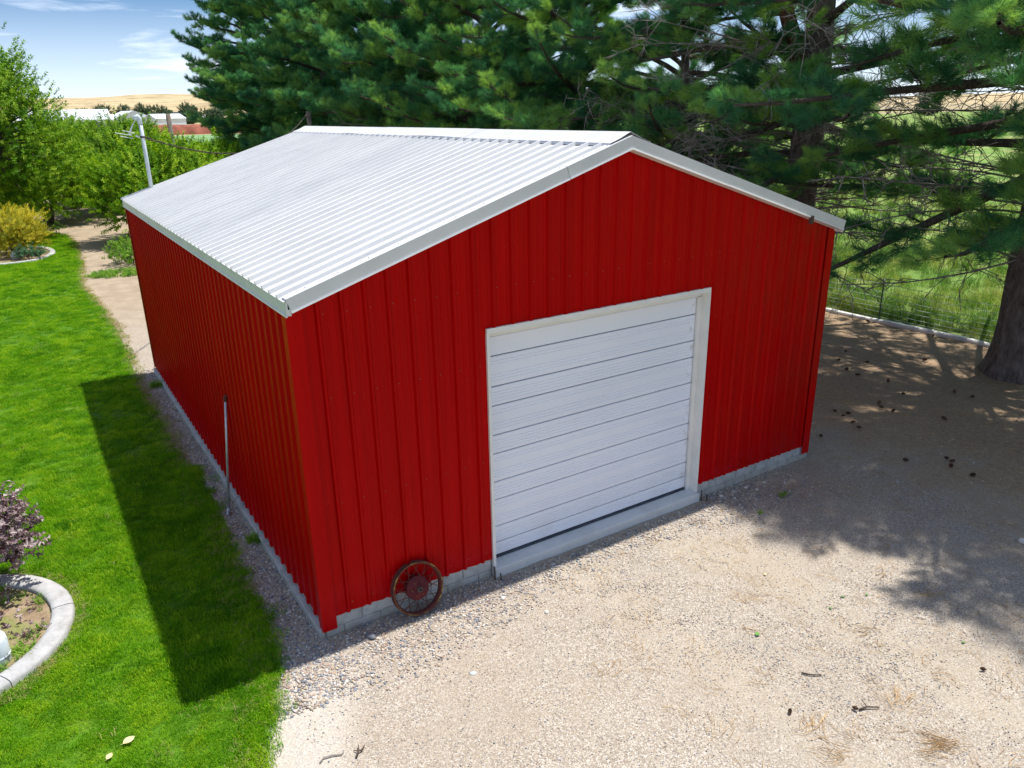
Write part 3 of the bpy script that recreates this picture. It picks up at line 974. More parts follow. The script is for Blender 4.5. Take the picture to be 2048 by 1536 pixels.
# ridge cap: two folded wings with hemmed edges, slightly buckled
NY = 60
for a, b in ((-OV+.03, 3.0), (2.985, 6.1), (6.085, L+OV-.02)):
    m = MB()
    ny = 14
    wing = 0.27
    for j in range(ny+1):
        y = a + (b-a)*j/ny
        buck = 0.010*max(0, math.sin(y*1.9+.4))*(1 if 1.5 < y < 7.5 else .2)
        for dx_, dz_ in ((-wing-.012, -.012), (-wing, 0.012+buck), (-wing*.55, .016), (0, 0.034), (wing*.55, .016), (wing, 0.012+buck), (wing+.012, -.012)):
            x = W/2+dx_
            m.v.append((x, y, roof_z(W/2) - SL*abs(dx_) + 0.026 + dz_ + (0.004 if a > 0 and a < 4 else 0)))
    for j in range(ny):
        for i in range(6):
            q = j*7+i
            m.f.append((q, q+1, q+8, q+7))
    m.build('ridge_cap', MT['roof_steel'], barn)
simple('screw_dust', (0.30, 0.06, 0.05), (0.45, 0.16, 0.13), 9, 0.7)
# rows of roof and wall screws, too small to pick apart
m = MB()
def screw(p, nrm, r=0.007):
    nrm = Vector(nrm).normalized(); u = nrm.orthogonal().normalized(); w = nrm.cross(u); p = Vector(p)
    vs = [tuple(p+(u*math.cos(k*1.047)+w*math.sin(k*1.047))*r) for k in range(6)] + [tuple(p+nrm*r*.8)]
    m.add(vs, [(k, (k+1) % 6, 6) for k in range(6)])
for k in range(46):
    y = k*RIB+0.03+0.05
    for x in (0.12, 0.95, 1.85, 2.75, 3.4):
        for s in (-1, 1):
            xx = x if s < 0 else W-x
            screw((xx, y, roof_z(xx)+0.006), (s*math.sin(TH), 0, math.cos(TH)))
for x in np.arange(.15, W/2, .3):
    screw((x, -OV+.05, roof_z(x)+0.028), (-math.sin(TH), 0, math.cos(TH)), 0.008)
m.build('screws', MT['dark_iron'], barn)['kind'] = 'stuff'
m = MB()
for k in range(33):
    s = k*RIB+.03+.05
    for z in (0.32, 1.45, 2.55, 3.35):
        if DX0-.03 < s < DX1+.03 and z < DZ1: continue
        if z < roof_z(s)-.2 and s < W-.02: screw((s, -0.006, z), (0, -1, 0), 0.006)
for k in range(45):
    for z in (0.3, 1.4, 2.5):
        screw((-0.006, k*RIB+.08, z), (-1, 0, 0), 0.008)
m.build('wall_screws', MT['screw_dust'], barn)['kind'] = 'stuff'
# small dark bracket under the right rake
bx('bracket', MT['dark_iron'], barn, 6.80, 6.84, -0.185, -0.14, roof_z(6.82)-0.19, roof_z(6.82)-0.09)
# a dead twig hanging off the end of the rake is left to the pine

# foundation: concrete blocks, joints recessed
mf = MB()
mf.box(0.012, 1.97, 0.012, 0.14, -0.3, 0.28)
mf.box(5.23, W-0.012, 0.012, 0.14, -0.3, 0.28)
mf.box(0.012, 0.14, 0.141, L-0.141, -0.3, 0.28)
mf.box(W-0.14, W-0.012, 0.141, L-0.141, -0.3, 0.28)
mf.box(0.012, W-0.012, L-0.14, L-0.012, -0.3, 0.28)
found = mf.build('foundation', MT['mortar'], barn)
bx('floor_slab', MT['mortar'], barn, 0.15, W-0.15, 0.20, L-0.15, -0.2, 0.10)
BL, BH = 0.40, 0.20
def block(x0, x1, y0, y1, z0, z1):
    return bx('concrete_block', MT['block'], found, x0, x1, y0, y1, z0, z1, 0.006)
def course(z0, z1, off, hidden=None):
    j = 0.009
    # front and rear rows
    for y0, y1 in ((-0.002, 0.15), (L-.15, L+.002)):
        x = -off
        while x < W:
            a, b = max(x, 0.0), min(x+BL, W)
            segs = [(a, b)]
            if y0 < 1:
                segs = [(a, min(b, DX0-.02)), (max(a, DX1+.02), b)]
            for a, b in segs:
                if b-a > 0.06:
                    block(a+j/2, b-j/2, y0, y1, z0+j/2, z1-j/2)
            x += BL
    for x0, x1 in ((-0.001, 0.15), (W-.15, W+.001)):
        y = 0.155 - off
        while y < L-.15:
            a, b = max(y, 0.155), min(y+BL, L-.155)
            if b-a > .06: block(x0, x1, a+j/2, b-j/2, z0+j/2, z1-j/2)
            y += BL
course(0.085, 0.285, 0.0)
for x0, x1 in ((-0.062, -0.003), (W+.003, W+.062)):
    y = 0.0
    while y < L:
        bx('footing_length', MT['block'], found, x0, x1, y+.003, min(y+1.72, L)-.003, -0.2, 0.098, .008)
        y += 1.72
course(-0.115, 0.085, 0.2)

# ---- overhead door in its recess
YD = 0.12
door = empty('overhead_door', (0, 0, 0), 'white ribbed sectional overhead door in the gable of the red barn', 'door')
seams = [2.800, 2.578, 2.232, 2.010, 1.664, 1.440, 1.094, 0.869, 0.527, 0.318, 0.150]
for i, (zt, zb) in enumerate(zip(seams, seams[1:])):
    m = MB()
    x0, x1 = DX0+.035, DX1-.085
    y = YD
    h = zt-zb
    # profile from top to bottom: deep seam, flat, fine grooves
    prof = [(zt-.002, y+.03), (zt-.002, y+.004), (zt-.008, y)]
    if i > 0:
        ng = 4 if h > .3 else 3
        start = zt-0.045
        gstep = (h-.075)/ (ng*2-1) if i % 2 == 0 else (h-.06)/(ng*2-1)
        zz = start
        gs = []
        if i % 2: gs = [zt-.05, zt-.085, zt-.20, zt-.235, zt-.27][:5 if h > .3 else 3]
        else: gs = [zt-.06, zt-.095, zt-.13, zt-.165][:4 if h > .2 else 2]
        for gz in gs:
            if gz < zb+.03: continue
            prof += [(gz+.006, y), (gz+.002, y+.006), (gz-.002, y+.006), (gz-.006, y)]
    prof += [(zb+.014, y), (zb+.010, y+.012), (zb+.002, y+.03)]
    n = len(prof)
    m.v = [(x0, yy, zz) for zz, yy in prof] + [(x1, yy, zz) for zz, yy in prof]
    m.f = [(k, k+1, n+k+1, n+k) for k in range(n-1)] + [tuple(range(n)), tuple(range(2*n-1, n-1, -1))]
    m.build('door_section', MT['door_steel'], door)
bx('door_backing', MT['dark_iron'], door, DX0+.035, DX1-.085, YD+.031, YD+.06, DZ0-.005, 2.83)
m = MB()
m.box(DX0+.035, DX1-.085, YD-.012, YD+.03, 0.118, 0.152)
m.build('bottom_seal', MT['rubber'], door)
for z in (2.245, 2.02, 1.68, 1.10, .88, .54):
    bx('roller_bracket', MT['galvanised'], door, DX1-.095, DX1-.078, YD-.010, YD+.01, z-.02, z+.015)

frame = empty('door_frame', (0, 0, 0), 'white steel frame round the overhead door of the red barn', 'door frame')
bx('head_trim', MT['frame_white'], frame, DX0-.004, DX1+.006, -0.034, -0.006, DZ1-0.052, DZ1+0.004)
bx('head_jamb', MT['frame_white'], frame, DX0+.004, DX1-.004, -0.005, YD+.06, DZ1-.045, DZ1-.002)
bx('header_stop', MT['frame_white'], frame, DX0+.030, DX1-.006, YD-.016, YD+.05, 2.806, DZ1-.046)
bx('side_jamb', MT['frame_white'], frame, DX0-.006, DX0+.030, -0.032, YD+.06, 0.118, DZ1-.053)
bx('side_jamb', MT['frame_white'], frame, DX1-.008, DX1+.010, -0.032, YD+.06, 0.118, DZ1-.053)
bx('door_track', MT['frame_white'], frame, DX1-.076, DX1-.009, YD-.030, YD+.05, 0.118, 2.803)

sill = empty('door_sill', (0, 0, 0), 'pale concrete sill slab under the white overhead door', 'sill')
m = MB()
x0, x1 = 1.985, 5.215
prof = [(-0.075, -0.1), (-0.075, 0.104), (-0.066, 0.113), (YD+.06, 0.128), (YD+.06, -0.1)]
NS = 24
for i in range(NS+1):
    x = x0 + (x1-x0)*i/NS
    w = 0.002*math.sin(i*1.7)+.0015*math.sin(i*4.1)
    for y, z in prof:
        m.v.append((x, y + (w if y < 0 else 0), z + (w*.3 if z > 0 else 0)))
n = len(prof)
for i in range(NS):
    for k in range(n):
        a, b = i*n+k, i*n+(k+1) % n
        m.f.append((a, a+n, b+n, b))
m.f += [tuple(range(n)), tuple(NS*n+k for k in range(n-1, -1, -1))]
m.build('slab', MT['concrete'], sill)

# four short bits of reinforcing rod in the ground at the ends of the sill
for i, (x, y, h, lab) in enumerate(((1.955, -0.10, 0.17, 'taller rusty rod beside the sill end near the spoked wheel'), (1.995, -0.165, 0.10, 'shorter rusty rod in front of the sill end near the spoked wheel'),
                                    (5.245, -0.085, 0.15, 'taller rusty rod beside the sill end away from the wheel'), (5.30, -0.13, 0.09, 'shorter rusty rod in gravel by the sill end away from wheel'))):
    m = MB()
    m.tube([(0, 0, -.05), (.003, 0, h*.5), (0, .004, h)], 0.009, 6)
    m.tube([(0, .004, h), (.002, .004, h+.006)], [0.011, 0.007], 6)
    o = m.build('iron_rod', MT['dark_iron']); o.location = (x, y, 0)
    tag(o, lab, 'rod', 'rods at the door sill')

# ------------------------------------------------------------------ old spoked wheel leaning on the wall
wheel = empty('spoked_wheel', (0.985, -0.20, 0.0), 'rusty old spoked steel wheel with drum hub leaning on the red wall', 'wheel')
RW = 0.285
Mw = Matrix.Translation((0, 0.0, 0.0)) @ Matrix.Rotation(R_(-15.5), 4, 'X') @ Matrix.Translation((0, 0, RW+.01)) @ Matrix.Rotation(R_(90), 4, 'X')
def wl_(name, prof, mat, par, n=48):
    mm = MB(); mm.lathe(prof, n, Mw)
    o = mm.build(name, MT[mat], par); weld_auto(o, 35); return o
wl_('rim', [(RW-.026, -.034), (RW-.010, -.040), (RW, -.037), (RW, -.030), (RW-.012, -.025), (RW-.020, -.012), (RW-.022, 0), (RW-.020, .012), (RW-.012, .025), (RW, .030), (RW, .037), (RW-.010, .040), (RW-.022, .030), (RW-.028, .014), (RW-.029, 0), (RW-.028, -.014), (RW-.026, -.034)], 'rust', wheel)
wl_('rim_bead', [(RW-.012, .039), (RW-.007, .044), (RW-.001, .044), (RW+.003, .039), (RW-.001, .034), (RW-.007, .034), (RW-.012, .039)], 'rust_yellow', wheel)
wl_('rim_bead', [(RW-.012, -.039), (RW-.007, -.034), (RW-.001, -.034), (RW+.003, -.039), (RW-.001, -.044), (RW-.007, -.044), (RW-.012, -.039)], 'rust', wheel)
hub = wl_('hub_drum', [(0.0, -.05), (.115, -.05), (.128, -.04), (.130, 0.012), (.118, .022), (.095, .026), (.055, .044), (.050, .055), (.0, .058)], 'rust_red', wheel, 32)
wl_('axle_cap', [(.032, .050), (.032, .082), (.026, .09), (.012, .091), (.012, .07), (0, .07)], 'dark_iron', hub, 18)
for k in range(6):
    a = k*math.pi/3
    q = Mw @ Vector((.078*math.cos(a), .078*math.sin(a), .030))
    q2 = Mw @ Vector((.078*math.cos(a), .078*math.sin(a), .046))
    mm = MB(); mm.tube([q, q2], .009, 6); mm.build('hub_bolt', MT['rust_yellow'], hub)
for k in range(24):
    a = 2*math.pi*k/24; tw = (0.42 if k % 2 else -0.42); zz = 0.012 if (k//2) % 2 else -0.03
    p = Mw @ Vector((.124*math.cos(a+tw), .124*math.sin(a+tw), zz)); q = Mw @ Vector(((RW-.024)*math.cos(a), (RW-.024)*math.sin(a), 0))
    mm = MB(); mm.tube([p, q], .0042, 5); mm.build('spoke', MT['rust'], wheel)

# ------------------------------------------------------------------ leaning pipe by the long wall
pb, pt = Vector((-0.20, 3.25, 0.012)), Vector((-0.045, 3.13, 1.64))
pipe = empty('leaning_pipe', pb, 'thin galvanised pipe leaning on the long red wall above gravel', 'pipe')
d = pt-pb
mm = MB(); mm.tube([(0, 0, 0), d*.5, d], 0.017, 10); mm.build('tube', MT['galvanised'], pipe, True)
mm = MB(); mm.tube([d*.985, d*1.0, d*1.028], [.026, .028, .024], 10); mm.build('cap', MT['rust'], pipe)
mm = MB(); mm.tube([(0, 0, .06), (-.01, -.02, .02), (-.035, -.10, .004)], [.021, .022, .018], 8); mm.build('elbow', MT['galvanised'], pipe)

# ------------------------------------------------------------------ service mast on the roof, cable to the pines
mast = empty('service_mast', (0.50, 10.30, 3.68), 'pale grey conduit mast with bent cable head on barn roof corner', 'mast')
mm = MB(); mm.tube([(0, 0, -.35), (0, 0, .6), (0, 0, 1.27)], 0.036, 12); mm.build('conduit', MT['conduit'], mast, True)
mm = MB(); mm.tube([(0, 0, 1.24), (-.01, 0, 1.34), (-.03, -.0, 1.37), (-.07, 0, 1.36), (-.09, 0, 1.31)], [.044, .050, .050, .046, .036], 12); mm.build('weather_head', MT['conduit'], mast, True)
mm = MB(); mm.lathe([(.043, -.02), (.075, -.01), (.080, .0), (.05, .03), (.043, .035)], 16, Matrix.Translation((0, 0, .02)) @ Matrix.Rotation(-TH, 4, 'Y')); mm.build('flashing', MT['galvanised'], mast)
mm = MB(); mm.tube([(.0, 0, .985), (.0, 0, 1.02)], .052, 12); cl = mm.build('clamp', MT['dark_iron'], mast)
mm = MB(); mm.tube([(-.045, 0, 1.0), (-.12, .0, 1.03)], .018, 8); mm.build('insulator', MT['pale_cable'], cl)
for k, (dx_, dz_) in enumerate(((-.30, .98), (-.36, 1.04), (-.26, 1.08))):
    mm = MB()
    p0 = Vector((-.085, 0, 1.31)); p3 = Vector((dx_*.55, -.05*k, dz_)); p4 = Vector((dx_*1.3, -.02*k, dz_+.05))
    mid_ = Vector((-.20-.02*k, 0, 1.06))
    mm.tube([p0, (p0+mid_)/2+Vector((-.03, 0, -.03)), mid_, p3, p4], .007, 6); mm.build('wire_tail', MT['pale_cable'], mast)
# sagging twisted cable
A = Vector((0.50, 10.30, 4.69)); B = Vector((9.4, 27.1, 5.12))
pts = []
for i in range(61):
    t = i/60
    p = A.lerp(B, t); p.z -= 0.86*4*t*(1-t)
    pts.append(p)
cab = empty('overhead_cable', A, 'twisted dark overhead cable sagging from the roof mast into the pines', 'cable')
for q in range(2):
    mm = MB()
    path = [(p - A) + Vector((0, 0, 0.016*math.sin(i*1.5+q*math.pi))) + Vector((0.016*math.cos(i*1.5+q*math.pi), 0, 0)) for i, p in enumerate(pts)]
    mm.tube(path, 0.010, 5); mm.build('strand', MT['cable' if q == 0 else 'dark_iron'], cab)
# two wooden poles
pole = empty('wooden_pole', (5.75, 38.5, 0), 'weathered dark wooden pole rising behind the fruit trees', 'pole')
mm = MB(); mm.tube([(0.06, 0, -.3), (.03, 0, 2.5), (0, 0, 5.2)], [.15, .135, .12], 12); mm.build('shaft', MT['old_wood'], pole, True)
mm = MB(); mm.tube([(.03, -.13, 3.2), (.03, -.13, 4.9)], .025, 6); mm.build('ground_wire_guard', MT['conduit'], pole)
pole = empty('power_pole', (9.45, 27.2, 0), 'pale brown wooden pole standing among the pine boughs', 'pole')
mm = MB(); mm.tube([(0, 0, -.3), (0, 0, 2.6), (0, 0, 5.16)], [.13, .12, .105], 12); mm.build('shaft', MT['old_wood'], pole, True)
mm = MB(); mm.tube([(-.16, -.1, 5.02), (-.05, 0, 5.02), (.1, .1, 5.02)], .02, 6); mm.build('hook', MT['dark_iron'], pole)

# ------------------------------------------------------------------ pines
def crv(p0, p1, sag, n):
    return [p0.lerp(p1, i/n) + Vector((0, 0, sag*4*(i/n)*(1-i/n))) for i in range(n+1)]

def pine(loc, H, cb, R, seed, rb, label, near=True, nprim=46, lean=(0, 0), dead=0, extra=(), zfine=9.0, fullness=1.0, twist=0.0, shape=1.6):
    r = random.Random(seed)
    rn = np.random.default_rng(seed)
    t = empty('pine_tree', loc, label, 'tree', 'pines in a row along the fence')
    # trunk with a flared, bumpy foot
    m = MB()
    n = 20 if near else 10
    zs = [-.25, 0, .12, .3, .6, 1.1, 1.8, 2.8, 4, 5.5, 7.5, 9.5, H*.86, H*.93, H]
    def cx(z): return Vector((lean[0]*z + .05*math.sin(z*.8+seed), lean[1]*z + .05*math.cos(z*.7+seed), z))
    def rad(z): return rb*(1-.92*(max(z, 0)/H)**.75) * (1 + .26*math.exp(-max(z, 0)/.3))
    for z in zs:
        c = cx(z)
        for k in range(n):
            a = 2*math.pi*k/n
            q = rad(z)*(1 + .08*math.sin(3*a+seed)*math.exp(-max(z, 0)/.8) + .05*math.sin(5*a+z*1.3))
            m.v.append((c.x+q*math.cos(a), c.y+q*math.sin(a), z))
    for i in range(len(zs)-1):
        for k in range(n):
            j = (k+1) % n
            m.f.append((i*n+k, i*n+j, (i+1)*n+j, (i+1)*n+k))
    m.build('trunk', MT['pine_bark'], t, True)
    wood = MB(); deadw = MB(); redw = MB()
    TP, TD, TS = [], [], []
    prim = []
    for i in range(nprim):
        f = (i+.5)/nprim
        z = cb + (H*.97-cb)*f**(1.25)
        az = i*2.39996 + r.uniform(-.35, .35) + twist
        rel = (z-cb)/(H-cb)
        ln = (R*(1-rel**shape)*r.uniform(.72, 1.1) + .5)
        if rel < .06: ln *= .85
        el = R_(-4 + 38*rel + r.uniform(-16, 20))
        prim.append((z, az, ln, el, 1.0))
    for e in extra: prim.append(e)
    for z, az, ln, el, fl in prim:
        base = cx(z)
        dh = Vector((math.cos(az), math.sin(az), 0))
        fine = near and (z < zfine)
        drop = r.uniform(.06, .16)*ln
        npt = 7
        path = []
        side = Vector((-dh.y, dh.x, 0))*r.uniform(-.12, .12)*ln
        for k in range(npt+1):
            s = k/npt
            path.append(base + dh*(ln*s*math.cos(el)) + side*s*s + Vector((0, 0, ln*s*math.sin(el) - drop*4*(s*s-.75*s**3)*.9 + .05*math.sin(s*7+seed))))
        r0 = min(.035+.014*ln, rad(z)*.6)
        wood.tube(path, [r0*(1-.85*k/npt)+.006 for k in range(npt+1)], 6 if fine else 4, False)
        ns = max(5, int(ln*((3.0 if fine else 3.0)*fullness if (fine or not near) else 1.8)*fl))
        for k in range(ns):
            s = .24 + .76*(k+r.random()*.8)/ns
            s = min(s, 1.0)
            fk = s*npt; i0 = min(int(fk), npt-1)
            p = path[i0].lerp(path[i0+1], min(1, fk-i0))
            tang = (path[i0+1]-path[i0]).normalized()
            sd = Vector((-tang.y, tang.x, 0)).normalized()*(1 if k % 2 else -1)
            spread = r.uniform(.35, 1.1)
            dv = (tang*(1-.35*spread) + sd*spread + Vector((0, 0, r.uniform(-.35, .6)))).normalized()
            if s > .93: dv = (tang + Vector((0, 0, .2))).normalized()
            sc = (0.60+.13*ln*(1.1-s))*r.uniform(.75, 1.2)*(1.0 if (fine and near) else 1.3)
            zx = Vector((0, 0, 1)); yv = zx.cross(dv).normalized(); zv = dv.cross(yv)
            Rm = Matrix((dv, yv, zv)).transposed() @ Matrix.Rotation(r.uniform(-.6, .6), 3, 'X')
            e = Rm.to_euler()
            TP.append(tuple(p)); TD.append((e.x, e.y, e.z)); TS.append(sc)
    # dead lower boughs: bare curved twigs
    for i in range(dead):
        z = r.uniform(max(1.9, cb-2.2), cb+3.0)
        az = r.uniform(0, 6.283)
        dh = Vector((math.cos(az), math.sin(az), r.uniform(-.12, .28))).normalized()
        ln = r.uniform(1.6, 4.6)
        p0 = cx(z); p1 = p0 + dh*ln
        path = crv(p0, p1, r.uniform(-.12, .25)*ln*.4, 6)
        deadw.tube(path, [.024-.003*k for k in range(7)], 4, False)
        for k in range(int(ln*4.5)):
            s = r.uniform(.25, 1.0)
            i0 = min(int(s*6), 5); p = path[i0].lerp(path[i0+1], s*6-i0)
            dv = (dh*.6 + Vector((r.gauss(0, .8), r.gauss(0, .8), r.gauss(-.15, .6)))).normalized()
            l2 = r.uniform(.3, 1.0)
            c1 = p + dv*l2*.55 + Vector((0, 0, r.uniform(-.05, .12)))
            c2 = p + dv*l2 + Vector((r.gauss(0, .1), r.gauss(0, .1), r.uniform(-.2, .12)))
            deadw.tube([p, c1, c2], [.011, .008, .004], 3, False)
            for _ in range(2):
                d3 = (dv + Vector((r.gauss(0, .8), r.gauss(0, .8), r.gauss(-.1, .6)))).normalized()
                deadw.tube([c1, c1 + d3*r.uniform(.15, .45)], [.007, .0035], 3, False)
    o = wood.build('limbs', MT['limb_bark'], t, True); o['kind'] = 'stuff'
    if deadw.v:
        o = deadw.build('dead_twigs', MT['dead_twig'], t, True); o['kind'] = 'stuff'
    o = scatter('crown', TP, TD, TS, BOUGH_N if near else BOUGH_F, t)
    return t, len(TP), cx

PX = 14.0
NT = 0
nn = 0
tree_specs = [
 # y, H, crown base, R, radius of trunk, near, nprim, dead, label
 (-5.0, 19, 3.6, 5.6, .46, True, 60, 0, 'tall pine standing outermost in the row in front of the barn'),
 (0.2, 20, 3.0, 5.8, .47, True, 66, 38, 'large pine with thick grey trunk beside the white edging'),
 (5.5, 20, 3.6, 4.9, .50, True, 64, 84, 'thick trunked pine just behind the lower corner of the roof'),
 (9.6, 12.5, 2.2, 4.5, .24, True, 84, 80, 'slender dark trunked pine behind the gable peak'),
 (14.4, 12, 1.6, 4.9, .36, True, 104, 20, 'bright green pine with long boughs reaching over the roof ridge'),
 (19.4, 12.5, 1.4, 4.5, .36, True, 104, 14, 'dense pine behind the middle of the roof ridge'),
 (24.6, 13, 1.2, 4.7, .36, False, 100, 24, 'dense pine with bare inner twigs showing above the roof ridge'),
 (30.4, 14, 1.0, 4.5, .36, False, 100, 0, 'dense pine behind the far end of the roof ridge'),
 (37.0, 15, .9, 4.6, .36, False, 100, 0, 'bluish green pine beside the pale wooden pole'),
 (45.0, 16.5, .8, 4.6, .36, False, 100, 0, 'dark pine, last but one in the row'),
 (54.0, 18, .6, 4.6, .36, False, 100, 0, 'dark pine at the far end of the row, standing against the sky'),
]
for i, (y, H, cb, R, rb, near, npn, dead, lab) in enumerate(tree_specs):
    ex = []
    if i == 1:
        ex = [(4.3, R_(206), 4.8, R_(4), 1.2), (5.2, R_(200), 6.6, R_(5), 1.3), (3.7, R_(215), 4.2, R_(-3), 1.0), (6.2, R_(192), 6.4, R_(3), 1.3), (6.6, R_(178), 6.2, R_(4), 1.2)]
    if i == 0:
        ex = [(5.6, R_(150), 6.4, R_(3), 1.2), (6.4, R_(140), 6.0, R_(0), 1.2), (4.6, R_(160), 6.0, R_(4), 1.1), (6.8, R_(165), 6.2, R_(-2), 1.2)]
    if i == 2:
        ex = [(5.4, R_(135), 3.4, R_(48), .5)]
    if i == 4:
        ex = [(3.2, R_(200), 5.4, R_(2), 1.2), (4.6, R_(215), 5.2, R_(6), 1.2), (5.8, R_(190), 5.0, R_(6), 1.2)]
    tr_, n_, cxf = pine((PX + (0.25*math.sin(i*2.1) if i > 2 else 0), y, 0), H, cb, R, 40+i, rb, lab, near, npn, (0.012, -0.004) if i == 1 else (0, 0), dead, ex,
                        zfine=8.5 if i < 4 else 12.0, fullness=(.68 if i < 4 else .86) if near else .92, twist=i*.7, shape=1.6 if i < 3 else 2.8)
    nn += n_
    if i == 2:
        m = MB()
        m.tube([(0, 0, 5.3), (-.30, .19, 6.0), (-.62, .38, 6.9), (-.95, .55, 8.2), (-1.2, .75, 9.6)], [.20, .19, .165, .13, .09], 12, False)
        m.build('fork_limb', MT['pine_bark_red'], tr_, True)
print('pine tufts', nn)

# ------------------------------------------------------------------ leafy trees and shrubs
def leafy(name, loc, rx, ry, h, base, nclump, per, kind, label, cat, group, seed, trunk_r=.1, stems=1, sig=.42, scl=1.0, barkm='fruit_bark', spiky=0.0):
    r = random.Random(seed); rn = np.random.default_rng(seed)
    t = empty(name, loc, label, cat, group)
    w = MB(); tk = MB()
    C = []
    for i in range(nclump):
        a = i*2.39996 + r.uniform(-.3, .3)
        v = (i+.5)/nclump
        el = math.asin(-.75 + 1.72*v)
        q = r.uniform(.62, 1.05)
        C.append(Vector((rx*q*math.cos(el)*math.cos(a), ry*q*math.cos(el)*math.sin(a), base + (h-base)*.48*(1+q*math.sin(el)))))
    # stems
    tops = []
    for s in range(stems):
        a = 6.283*s/stems + r.uniform(-.4, .4)
        lean_ = (.0 if stems == 1 else .38)*rx
        top = Vector((lean_*math.cos(a), lean_*math.sin(a), base + (h-base)*.35))
        tk.tube([(0.06*math.cos(a)*(stems > 1), .06*math.sin(a)*(stems > 1), -.1), Vector((top.x*.35, top.y*.35, top.z*.5)), top], [trunk_r*1.25, trunk_r, trunk_r*.7], 8, False)
        tops.append(top)
    tk.build('trunk' if stems == 1 else 'stems', MT[barkm], t, True)
    P, Dn, S = [], [], []
    ctr = Vector((0, 0, base + (h-base)*.4))
    for c in C:
        top = min(tops, key=lambda q: (q-c).length)
        mid_ = top.lerp(c, .55) + Vector((0, 0, .12*(h-base)*.3))
        w.tube([top, mid_, c], [trunk_r*.38, trunk_r*.22, .012], 4, False)
        out = (c-ctr).normalized()
        for k in range(per):
            o = Vector((r.gauss(0, sig), r.gauss(0, sig), r.gauss(0, sig*.8)))
            if o.length > 2.1*sig: o *= .6
            P.append(c+o); dd = (out*.7 + o.normalized()*.8 + Vector((0, 0, .55)))
            if P[-1].z < .12: P[-1].z = .12 + r.random()*.2
            Dn.append(tuple(dd)); S.append(r.uniform(.75, 1.25)*scl)
        if r.random() < spiky:
            # upright shoot with leaves up it
            l = r.uniform(.5, 1.0)
            w.tube([c, c+Vector((r.gauss(0, .08), r.gauss(0, .08), l))], [.01, .004], 3, False)
            for k in range(7):
                P.append(c+Vector((r.gauss(0, .05), r.gauss(0, .05), l*k/6))); Dn.append((r.gauss(0, .5), r.gauss(0, .5), 1)); S.append(.8*scl)
    o = w.build('branches', MT[barkm], t); o['kind'] = 'stuff'
    scatter('crown', [tuple(p) for p in P], dir_euler(Dn, rn), S, SPR[kind], t)
    return t

leafy('shade_tree', (-3.0, 34.0, 0), 3.3, 3.3, 9.2, .3, 130, 36, 'deep', 'tall green leafy tree shading the bed with the golden shrub', 'tree', None, 1, .2, 1, .50, 1.1)
G = 'fruit trees beyond the lawn'
leafy('fruit_tree', (3.6, 30.2, 0), 2.7, 2.6, 3.9, .6, 84, 37, 'fruit', 'low spreading fruit tree at the rear corner of the red barn', 'tree', G, 2, .11, 3, .40, 1.0, spiky=.4)
leafy('fruit_tree', (-.6, 39.5, 0), 2.6, 2.6, 4.2, .5, 84, 37, 'fruit', 'fruit tree with drooping boughs over the dusty path behind the lawn', 'tree', G, 3, .11, 3, .42, 1.05, spiky=.4)
leafy('fruit_tree', (3.6, 43.5, 0), 2.6, 2.6, 4.75, .5, 88, 37, 'deep', 'fruit tree with upright shoots in front of the dark wooden pole', 'tree', G, 4, .11, 3, .42, 1.1, spiky=.7)
leafy('fruit_tree', (7.0, 37.5, 0), 2.1, 2.2, 3.55, .5, 76, 37, 'fruit', 'bright green fruit tree between the roof mast and the pines', 'tree', G, 5, .11, 3, .40, 1.05, spiky=.5)
leafy('fruit_tree', (1.0, 49.0, 0), 2.7, 2.6, 4.85, .5, 84, 35, 'deep', 'fruit tree of the back row in front of the long white sheds', 'tree', G, 6, .11, 3, .45, 1.2, spiky=.7)
leafy('fruit_tree', (5.6, 51.5, 0), 2.6, 2.6, 4.6, .5, 76, 35, 'deep', 'fruit tree of the back row below the white gabled barn', 'tree', G, 7, .11, 3, .45, 1.2, spiky=.7)
leafy('fruit_tree', (-3.6, 46.0, 0), 2.6, 2.6, 4.6, .5, 76, 35, 'deep', 'fruit tree behind the tall shade tree', 'tree', G, 8, .11, 3, .45, 1.2, spiky=.5)
leafy('golden_shrub', (-2.2, 29.2, .04), 1.05, 0.95, 1.75, .1, 46, 44, 'gold', 'golden yellow shrub in the curved far flower bed', 'shrub', None, 9, .035, 5, .22, 1.0)
leafy('green_bush', (1.35, 24.6, 0), .62, .8, .85, .05, 22, 14, 'weed', 'low green bush beside the rear corner of the barn', 'shrub', None, 10, .02, 4, .18, 1.2)
leafy('bed_plant', (-1.75, 27.7, .04), .42, .3, .42, .03, 14, 10, 'blue', 'small blue green plant beside the rock in the far bed', 'plant', None, 12, .012, 3, .10, .8)
leafy('purple_shrub', (-3.02, 2.92, .05), .62, .55, 1.12, .22, 56, 13, 'purple', 'purple grey leaved shrub overhanging the near curved bed edging', 'shrub', None, 13, .014, 9, .085, 1.0, 'dead_twig', spiky=.5)

